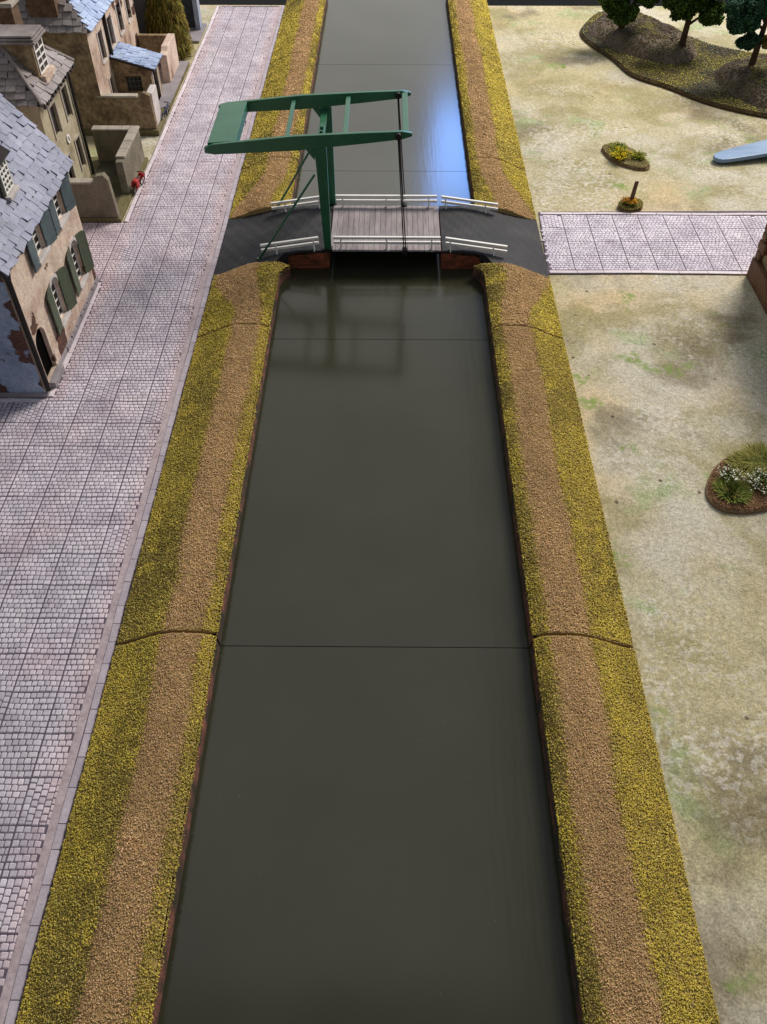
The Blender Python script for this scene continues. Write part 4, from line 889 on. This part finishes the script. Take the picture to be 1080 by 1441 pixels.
# ------------------------------------------------------------------ bicycles
def bicycle(name, label, pos, yaw, lean, col, bags):
    t = thing(name, label, 'bicycle', pos, 'model bicycles by the yard walls')
    m = mat('bicycle_'+name+str(bags), [(.3, col), (.7, tuple(int(c*1.15) for c in col))], 2, .5)
    def T(p):                                   # local: x along, y side, z up
        x, y, z = p; y, z = y*math.cos(lean)-z*math.sin(lean), z*math.cos(lean)+y*math.sin(lean)
        return (pos[0]+x*math.cos(yaw)-y*math.sin(yaw), pos[1]+x*math.sin(yaw)+y*math.cos(yaw), pos[2]+z)
    D = lambda v: tuple(np.array(T(v))-np.array(T((0, 0, 0))))
    for x in (-.95, .95):
        mb = MB(); mb.torus(T((x, 0, .62)), D((0, 1, 0)), .55, .07, 20, 6); wh = mb.build('wheel', M_black, t)
        mb = MB()
        for k in range(4): an = k*math.pi/4; mb.tube([T((x-.53*math.cos(an), 0, .62-.53*math.sin(an))), T((x+.53*math.cos(an), 0, .62+.53*math.sin(an)))], .02, 4)
        mb.build('spokes', M_sill, wh)
    mb = MB(); tb_ = lambda a, b, r=.055: mb.tube([T(a), T(b)], r, 6)
    tb_((-.95, 0, .62), (-.2, 0, .55)); tb_((-.95, 0, .62), (-.35, 0, 1.3)); tb_((-.2, 0, .55), (-.38, 0, 1.42)); tb_((-.2, 0, .55), (.62, 0, 1.2)); tb_((-.35, 0, 1.3), (.6, 0, 1.35)); tb_((.95, 0, .62), (.55, 0, 1.55))
    mb.build('frame', m, t, smooth=True)
    mb = MB(); mb.tube([T((.45, -.42, 1.6)), T((.58, -.15, 1.66)), T((.58, .15, 1.66)), T((.45, .42, 1.6))], .05, 6); mb.build('handlebar', M_black, t)
    mb = MB(); mb.hexa([T(p) for p in ((-.65, -.16, 1.42), (-.15, -.07, 1.42), (-.15, .07, 1.42), (-.65, .16, 1.42))], [T(p) for p in ((-.65, -.16, 1.54), (-.15, -.05, 1.5), (-.15, .05, 1.5), (-.65, .16, 1.54))]); mb.build('saddle', M_black, t, bevel=.03)
    if bags:
        for s_ in (-1, 1):
            mb = MB(); mb.hexa([T(p) for p in ((-1.3, s_*.1, .72), (-.62, s_*.1, .72), (-.62, s_*.36, .72), (-1.3, s_*.36, .72))], [T(p) for p in ((-1.3, s_*.1, 1.25), (-.62, s_*.1, 1.25), (-.62, s_*.34, 1.25), (-1.3, s_*.34, 1.25))]); mb.build('pannier', m, t, bevel=.06)
        mb = MB(); mb.hexa([T(p) for p in ((-1.35, -.3, 1.27), (-.55, -.3, 1.27), (-.55, .3, 1.27), (-1.35, .3, 1.27))], [T(p) for p in ((-1.3, -.25, 1.55), (-.6, -.25, 1.55), (-.6, .25, 1.55), (-1.3, .25, 1.55))]); mb.build('bed_roll', m, t, bevel=.08)
        mb = MB(); mb.hexa([T(p) for p in ((.5, -.3, 1.1), (.95, -.3, 1.1), (.95, .3, 1.1), (.5, .3, 1.1))], [T(p) for p in ((.5, -.3, 1.5), (.95, -.3, 1.5), (.95, .3, 1.5), (.5, .3, 1.5))]); mb.build('front_basket', m, t, bevel=.06)
bicycle('bicycle', 'loaded red bicycle parked beside the yard wall at the kerb', (-26.2, 84.3, 0.06), math.radians(80), math.radians(12), (150, 34, 34), True)
bicycle('bicycle', 'small dark blue bicycle leaning on the far yard wall', (-26.62, 101.6, 0.2), math.radians(85), math.radians(14), (44, 62, 96), False)

# ------------------------------------------------------------------ right side: wooded base, mounds, trees
M_edge = mat('base_edge', [(.3, (66, 52, 34)), (.7, (92, 74, 48))], 1, .95, .05, 6)
SCAT = lcol([(116, 112, 52), (136, 130, 60), (98, 92, 48), (86, 84, 58), (150, 144, 74)])
def scatter_poly(name, parent, pts, zf, n, size, cols, patch=0.12, seed=3, flat=.6):
    pts = np.array(pts); lo, hi = pts.min(0), pts.max(0); Q = lo+rng.random((n*3, 2))*(hi-lo)
    x, y = Q.T; ins = np.zeros(len(Q), bool); j = len(pts)-1
    for i in range(len(pts)):
        xi, yi = pts[i]; xj, yj = pts[j]
        c = ((yi > y) != (yj > y)) & (x < (xj-xi)*(y-yi)/(yj-yi+1e-9)+xi); ins ^= c; j = i
    Q = Q[ins][:n]; nz = fbm(Q[:, 0]*patch+5, Q[:, 1]*patch, seed)
    ci = np.clip(((nz-.3)/.4+rng.normal(size=len(Q))*.22)*len(cols), 0, len(cols)-1).astype(int)
    return grains(name, np.stack([Q[:, 0], Q[:, 1], zf(Q[:, 0], Q[:, 1])], 1), size*(.6+.8*rng.random(len(Q))), cols[ci]*(.78+.44*rng.random((len(Q), 1))), M_flock, parent, flat)
def smooth_poly(P, k=6):                         # closed Catmull-Rom
    P = [np.array(p[:2]) for p in P]; n = len(P); out = []
    for i in range(n):
        p0, p1, p2, p3 = P[i-1], P[i], P[(i+1) % n], P[(i+2) % n]
        for t in np.arange(k)/k: out.append(0.5*((2*p1)+(p2-p0)*t+(2*p0-5*p1+4*p2-p3)*t*t+(3*p1-p0-3*p2+p3)*t**3))
    return out
def flat_base(root, poly, h, m_top, m_edge, name='base'):
    c = np.mean(poly, axis=0); n = len(poly); mb = MB()
    ins = [c+(p-c)*(1-0.35/np.linalg.norm(p-c)) for p in poly]
    V = [(p[0], p[1], -.04) for p in poly]+[(p[0], p[1], h*.5) for p in poly]+[(p[0], p[1], h) for p in ins]
    F = [(i, (i+1) % n, n+(i+1) % n, n+i) for i in range(n)]+[(n+i, n+(i+1) % n, 2*n+(i+1) % n, 2*n+i) for i in range(n)]+[tuple(range(2*n, 3*n))]
    mb.add(V, F); return mb.build(name, m_edge, root)
WP = smooth_poly([at(x, y, .3) for x, y in [(817, 46), (824, 32), (846, 17), (890, 28), (930, 42), (974, 53), (1002, 64), (1058, 75), (1130, 84), (1175, 125), (1140, 168), (1080, 163), (1000, 145), (940, 122), (890, 105), (862, 82), (832, 62)]])
t = thing('woodland_base', 'large flat flocked terrain base under the trees at upper right', 'terrain base', (float(np.mean([p[0] for p in WP])), float(np.mean([p[1] for p in WP])), 0))
bs = flat_base(t, WP, .45, None, M_edge); wc = np.mean(WP, axis=0); inn = [wc+(p-wc)*.985 for p in WP]
scatter_poly('ground_scatter', bs, inn, lambda x, y: .47+0*x, 24000, .11, lcol([(116, 110, 72), (150, 142, 76), (176, 166, 80), (160, 154, 84), (122, 120, 80), (92, 94, 82)]), .22, 8)
def mound(root, poly, height, cols, z0=.46, n=16000, seed=2):
    pts = np.array(poly); c = pts.mean(0); k = len(pts); rings = 7; V = []; 
    for r in range(rings):
        f = 1-r/rings; 
        for i, p in enumerate(pts):
            q = c+(p-c)*f; z = z0-.04+height*(1-f**4.5)*(.75+.5*float(fbm(np.array([q[0]*.5]), np.array([q[1]*.5]), seed)[0])); V.append((q[0], q[1], z))
    V.append((c[0], c[1], z0+height*1.0)); F = [(r*k+i, r*k+(i+1) % k, (r+1)*k+(i+1) % k, (r+1)*k+i) for r in range(rings-1) for i in range(k)]+[((rings-1)*k+i, (rings-1)*k+(i+1) % k, len(V)-1) for i in range(k)]
    b = mesh_obj('mound', V, F, M_rock, root, smooth=True)
    Va = np.array(V); 
    sel = rng.integers(0, rings*k, n); f1 = rng.random((n, 1)); a = Va[sel]; nb = Va[np.minimum((sel//k)*k+(sel+1) % k, len(V)-1)]; up = Va[np.minimum(sel+k, len(V)-1)]
    P = a+(nb-a)*f1+(up-a)*rng.random((n, 1))
    nz = fbm(P[:, 0]*.35+seed, P[:, 1]*.35, seed+4); ci = np.clip(((nz-.3)/.4+.2*rng.normal(size=n))*len(cols), 0, len(cols)-1).astype(int)
    grains('mound_scatter', P+np.array([0, 0, .03]), .085*(.6+.8*rng.random(n)), cols[ci]*(.75+.45*rng.random((n, 1))), M_flock, b, .6)
M_rock = mat('brown_rock', [(.3, (88, 76, 64)), (.5, (112, 98, 86)), (.75, (132, 118, 104))], .5, .95, .1, 3)
ROCK = lcol([(104, 92, 80), (96, 86, 62), (126, 114, 100), (120, 114, 66), (150, 142, 78), (98, 88, 66)])
m1 = smooth_poly([at(x, y, .8) for x, y in [(828, 42), (838, 26), (858, 16), (892, 20), (912, 34), (934, 44), (968, 54), (983, 68), (976, 82), (945, 87), (905, 80), (865, 66)]], 5)
a1 = thing('tree_mound', 'long brown rocky mound carrying two trees on the woodland base', 'terrain base', (float(m1[0][0]), float(m1[0][1]), .46)); mound(a1, m1, 2.0, ROCK, seed=5)
for (px_, py_, s_) in ((918, 48, .9), (906, 45, .6), (924, 52, .5)):
    q = at(px_, py_, 1.6); mb = MB()
    P = [(q[0]+s_*rnd.uniform(.7, 1.1)*math.cos(k*1.05), q[1]+s_*rnd.uniform(.7, 1.1)*math.sin(k*1.05)) for k in range(6)]
    mb.hexa([(q[0]-s_, q[1]-s_*.8, .9), (q[0]+s_, q[1]-s_*.7, .9), (q[0]+s_*.9, q[1]+s_, .9), (q[0]-s_*.8, q[1]+s_*.8, .9)], [(q[0]-s_*.5, q[1]-s_*.4, 1.7+s_*.5), (q[0]+s_*.6, q[1]-s_*.5, 1.6+s_*.3), (q[0]+s_*.4, q[1]+s_*.5, 1.7+s_*.6), (q[0]-s_*.4, q[1]+s_*.5, 1.5+s_*.6)])
    mb.build('rock', M_greyw, a1, bevel=.15)
m2 = smooth_poly([at(x, y, .8) for x, y in [(1004, 102), (1018, 92), (1045, 86), (1085, 84), (1130, 96), (1150, 125), (1120, 150), (1080, 150), (1045, 138), (1018, 120)]], 5)
a2 = thing('tree_mound', 'brown rocky mound at the right frame edge under the rightmost tree', 'terrain base', (float(m2[0][0]), float(m2[0][1]), .46)); mound(a2, m2, 2.0, ROCK, seed=12)
M_bark = mat('tree_bark', [(.3, (62, 46, 34)), (.7, (88, 66, 50))], 1, .95, .05, 5)
def tree(label, foot, lean, blobs, cols, hgt):
    q = np.array(foot); t = thing('tree', label, 'tree', tuple(q), 'foliage trees on the woodland base')
    mb = MB(); top = q+np.array([lean[0], lean[1], hgt]); mid = q+np.array([lean[0]*.3, lean[1]*.3, hgt*.45])
    mb.tube([q-np.array([0, 0, .2]), q+np.array([0, 0, .5]), mid, top], [.62, .42, .34, .15], 9)
    for b in blobs: 
        p = q+np.array(b[:3]); s0 = q+(top-q)*min(.92, max(.3, b[2]/hgt-.25)); mb.tube([s0, (s0+p)/2+np.array([0, 0, .15]), p], [.2, .14, .07], 6)
    mb.build('trunk', M_bark, t, smooth=True)
    foliage('crown', t, [(q[0]+b[0], q[1]+b[1], q[2]+b[2], b[3]) for b in blobs], 26000, .15, cols, shell=.62)
LG = lcol([(72, 98, 40), (58, 80, 36), (94, 120, 52), (42, 60, 30)]); LT = lcol([(50, 86, 62), (42, 70, 54), (70, 106, 76), (34, 54, 44)]); LO = lcol([(104, 92, 40), (84, 80, 36), (120, 104, 50)])
f1 = at(874, 44, 1.7); f2 = at(960, 64, 1.7); f3 = at(1056, 98, 1.9)
tree('dark green tree on the left end of the long mound', f1, (.3, .2, 0), [(-2.0, -.3, 3.9, 1.9), (-.3, -.8, 2.5, 2.0), (2.6, .2, 4.4, 2.0), (.3, .5, 5.6, 2.2), (-1.2, .8, 7.6, 1.8), (3.0, -.5, 6.6, 1.8)], LG, 7.5)
tree('dark green tree with bare lower trunk on the right of the long mound', f2, (.4, .3, 0), [(-2.2, .2, 5.2, 1.7), (-.7, -.5, 4.4, 1.9), (2.6, .1, 3.9, 2.0), (.6, .4, 6.6, 2.1), (2.8, .6, 6.6, 1.7), (-1.5, 0, 7.2, 1.7)], LG, 8)
tree('rightmost tree, blue-green with an olive lower clump, on the second mound', f3, (.5, .3, 0), [(-2.5, -.2, 5.4, 1.9), (-1.6, .3, 7.2, 2.0), (-1.3, -.6, 3.3, 1.4), (.2, .6, 8.6, 2.0), (2.6, .3, 7.8, 2.0), (-3.4, .5, 6.6, 1.5)], LT, 8.5)
tr = [o for o in bpy.data.objects if o.name.startswith('tree') and 'olive' in o.get('label', '')][0]
foliage('crown_olive', tr, [(f3[0]+1.3, f3[1]-.9, f3[2]+3.6, 1.35), (f3[0]+2.4, f3[1]-.5, f3[2]+4.6, 1.2)], 9000, .14, LO, shell=.62)

# ------------------------------------------------------------------ small scatter bases
def tuft(parent, name, c, r, h, n, cols, tipcol=None, spread=.8):
    a = rng.random(n)*2*math.pi; rr = r*np.sqrt(rng.random(n)); b = np.stack([c[0]+rr*np.cos(a), c[1]+rr*np.sin(a), np.full(n, c[2])], 1)
    tip = b+np.stack([np.cos(a)*rr*spread+.12*rng.normal(size=n), np.sin(a)*rr*spread+.12*rng.normal(size=n), h*(.6+.6*rng.random(n))], 1)
    sd = np.stack([-np.sin(a), np.cos(a), 0*a], 1)*.035; mid = (b+tip)/2+np.array([0, 0, .06])
    V = np.stack([b-sd, b+sd, mid+sd*.8, mid-sd*.8, tip], 1).reshape(-1, 3); F = (np.array([[0, 1, 2], [0, 2, 3], [3, 2, 4]])[None]+5*np.arange(n)[:, None, None]).reshape(-1, 3)
    cc = np.repeat(cols[rng.choice(len(cols), n)]*(.7+.6*rng.random((n, 1))), 5, axis=0)
    o = mesh_obj(name, V, F, M_leaf, parent, col=cc, kind='stuff')
    if tipcol is not None:
        k = int(n*.6); grains('flowers', tip[:k]+np.array([0, 0, .02]), .09*(.7+.6*rng.random(k)), tipcol[rng.choice(len(tipcol), k)], M_leaf, parent, .7)
    return o
GT = lcol([(112, 124, 56), (96, 108, 44), (134, 136, 66), (78, 92, 38)]); WF = lcol([(226, 224, 208), (206, 206, 186)]); YF_ = lcol([(232, 200, 40), (246, 214, 60)])
def scatter_base(label, px_pts, h, edge, gcols, z=.0, n=6000, size=.06):
    P = smooth_poly([at(x, y, .15) for x, y in px_pts]); c = np.mean(P, axis=0)
    t = thing('scatter_base', label, 'terrain base', (float(c[0]), float(c[1]), -.02), 'small scenic bases on the grass cloth')
    b = flat_base(t, P, h, None, edge)
    scatter_poly('ground_scatter', b, [c+(p-c)*.97 for p in P], lambda x, y: h+.01+0*x, n, size, gcols, .5, 4)
    return t, c
M_bedge = mat('brown_base_rim', [(.3, (108, 84, 62)), (.7, (140, 112, 84))], 1, .9, .03, 6)
BR = lcol([(150, 112, 82), (134, 98, 70), (166, 128, 94), (120, 88, 62)])
t, c = scatter_base('large oval brown base with grass and white flower tufts at the right edge', [(994, 692), (1004, 660), (1030, 641), (1070, 631), (1110, 630), (1138, 650), (1130, 690), (1095, 712), (1050, 721), (1012, 715)], .30, M_bedge, BR, n=9000, size=.055)
q = at(1066, 655, .3); 
for (x, y, r, hh, n, cols, fl_) in ((1030, 692, .85, .35, 620, GT, None), (1024, 672, .45, .5, 120, GT, WF), (1068, 682, .7, .5, 230, GT, WF), (1075, 650, 1.2, .25, 900, lcol([(140, 138, 70), (120, 118, 60), (156, 148, 84)]), None), (1050, 655, .9, .25, 700, lcol([(140, 138, 70), (120, 118, 60), (156, 148, 84)]), None), (1095, 665, 1.2, .25, 700, GT, None)):
    p = at(x, y, .3); tuft(t, 'grass_tuft', p, r, hh, n, cols, fl_)
t, c = scatter_base('oval base with yellow flower tufts beyond the cobbled road', [(847, 209), (858, 203), (880, 206), (903, 219), (915, 232), (910, 238), (890, 236), (862, 226)], .28, M_bedge, lcol([(146, 134, 88), (130, 120, 74), (158, 146, 100)]), n=4000, size=.08)
for (x, y, r, hh, n, fl_) in ((873, 221, .75, .45, 320, YF_), (870, 210, .6, .4, 220, lcol([(170, 170, 70)])), (898, 222, .55, .4, 220, lcol([(180, 172, 66)]))):
    tuft(t, 'grass_tuft', at(x, y, .3), r, hh, n, lcol([(110, 140, 50), (90, 120, 40), (130, 150, 60)]), fl_)
t, c = scatter_base('small round base with a brown wooden post beside the cobbled road', [(870, 291), (874, 284), (886, 280), (900, 283), (905, 290), (898, 297), (880, 298)], .35, M_bedge, lcol([(126, 116, 60), (108, 100, 50), (144, 132, 74)]), n=2500, size=.09)
p = at(887, 287, .35); mb = MB(); mb.hexa([(p[0]-.2, p[1]-.15, .2), (p[0]+.2, p[1]-.15, .2), (p[0]+.2, p[1]+.15, .2), (p[0]-.2, p[1]+.15, .2)], [(p[0]+.02, p[1]-.1, 2.7), (p[0]+.36, p[1]-.1, 2.75), (p[0]+.36, p[1]+.16, 2.7), (p[0]+.02, p[1]+.16, 2.66)]); mb.build('post', mat('weathered_post', [(.3, (84, 60, 46)), (.7, (116, 88, 70))], 1.5, .9, .03, 6, stretch=(1, 1, .2)), t, bevel=.04)
tuft(t, 'flower_tuft', (p[0]+.1, p[1]-.35, .35), .35, .5, 120, GT, lcol([(236, 170, 60)])); tuft(t, 'flower_tuft', (p[0]-.45, p[1]+.1, .35), .3, .45, 90, GT, lcol([(210, 150, 60)]))

# blue painted slab at the right edge
M_blue = mat('blue_grey_paint', [(.3, (84, 116, 156)), (.5, (104, 136, 176)), (.75, (124, 152, 186))], .5, .35, .01, 6, stretch=(.3, 1.5, 1), spec=.5)
A0 = at(1010, 221, .6); A1 = at(1080, 206, 1.0); dv = (A1-A0)[:2]; dv /= np.linalg.norm(dv); nv = np.array([-dv[1], dv[0]])
out = []
for s_, wv in [(-.3, .0), (-.15, .55), (.2, .9), (.9, 1.15), (4, 1.5), (9, 1.9), (14, 2.1)]: out.append((s_, wv))
poly = [(A0[:2]+dv*s_+nv*w_*.95) for s_, w_ in out]+[(A0[:2]+dv*s_-nv*w_*.75) for s_, w_ in out[::-1][:-1]]
lo = [(p[0], p[1], .18+.05*max(0, (p-A0[:2]).dot(dv))) for p in poly]; hi = [(x, y, z+.42) for x, y, z in lo]; n = len(lo)
mb = MB(); mb.add(lo+hi, [tuple(range(n)), tuple(range(2*n-1, n-1, -1))]+[(i, n+i, n+(i+1) % n, (i+1) % n) for i in range(n)])
sl_ = thing('painted_wing', 'blue-grey painted tapering slab with rounded tip lying at the right edge', 'model part', (float(A0[0]), float(A0[1]), 0)); mb.build('blade', M_blue, sl_, bevel=.05)
mb = MB(); p = A0[:2]+dv*9; mb.box(p[0]-2.5, p[0]+4, p[1]-1.0, p[1]+1.0, -.03, .42); mb.build('support', M_under, sl_, bevel=.05)

# brown ruin at the right edge
M_ruin = mat('brown_resin', [(.3, (88, 62, 44)), (.5, (112, 80, 56)), (.75, (134, 98, 70))], .4, .7, .04, 5, fine=.12, fscale=5)
r = thing('brown_building', 'brown model building corner with rough quoin stones at the right edge', 'building', (38, 60, 0))
mb = MB(); mb.box(32.45, 46, 46, 68.45, -.03, 1.9); mb.build('plinth', M_ruin, r, bevel=.08)
mb = MB(); mb.box(32.95, 45.5, 46.5, 68.1, 1.9, 9.0); mb.build('wall', M_rough, r, bevel=.05)
zz = 1.92; k = 0
while zz < 9.2:
    hh = rnd.uniform(.75, 1.05); L2 = 1.5 if k % 2 else .95; mb = MB()
    mb.box(32.5+rnd.uniform(0, .12), 32.5+(.95 if k % 2 else 1.5), 68.42-L2, 68.42+rnd.uniform(-.05, .05), zz, zz+hh-.06); mb.build('quoin_stone', M_ruin, r, bevel=.14); zz += hh; k += 1
mb = MB(); mb.prism([(32.2, 46, 9.2), (46, 46, 9.2), (39, 46, 14)], (0, 23, 0)); mb.build('roof', M_slateB, r, usecol=True)
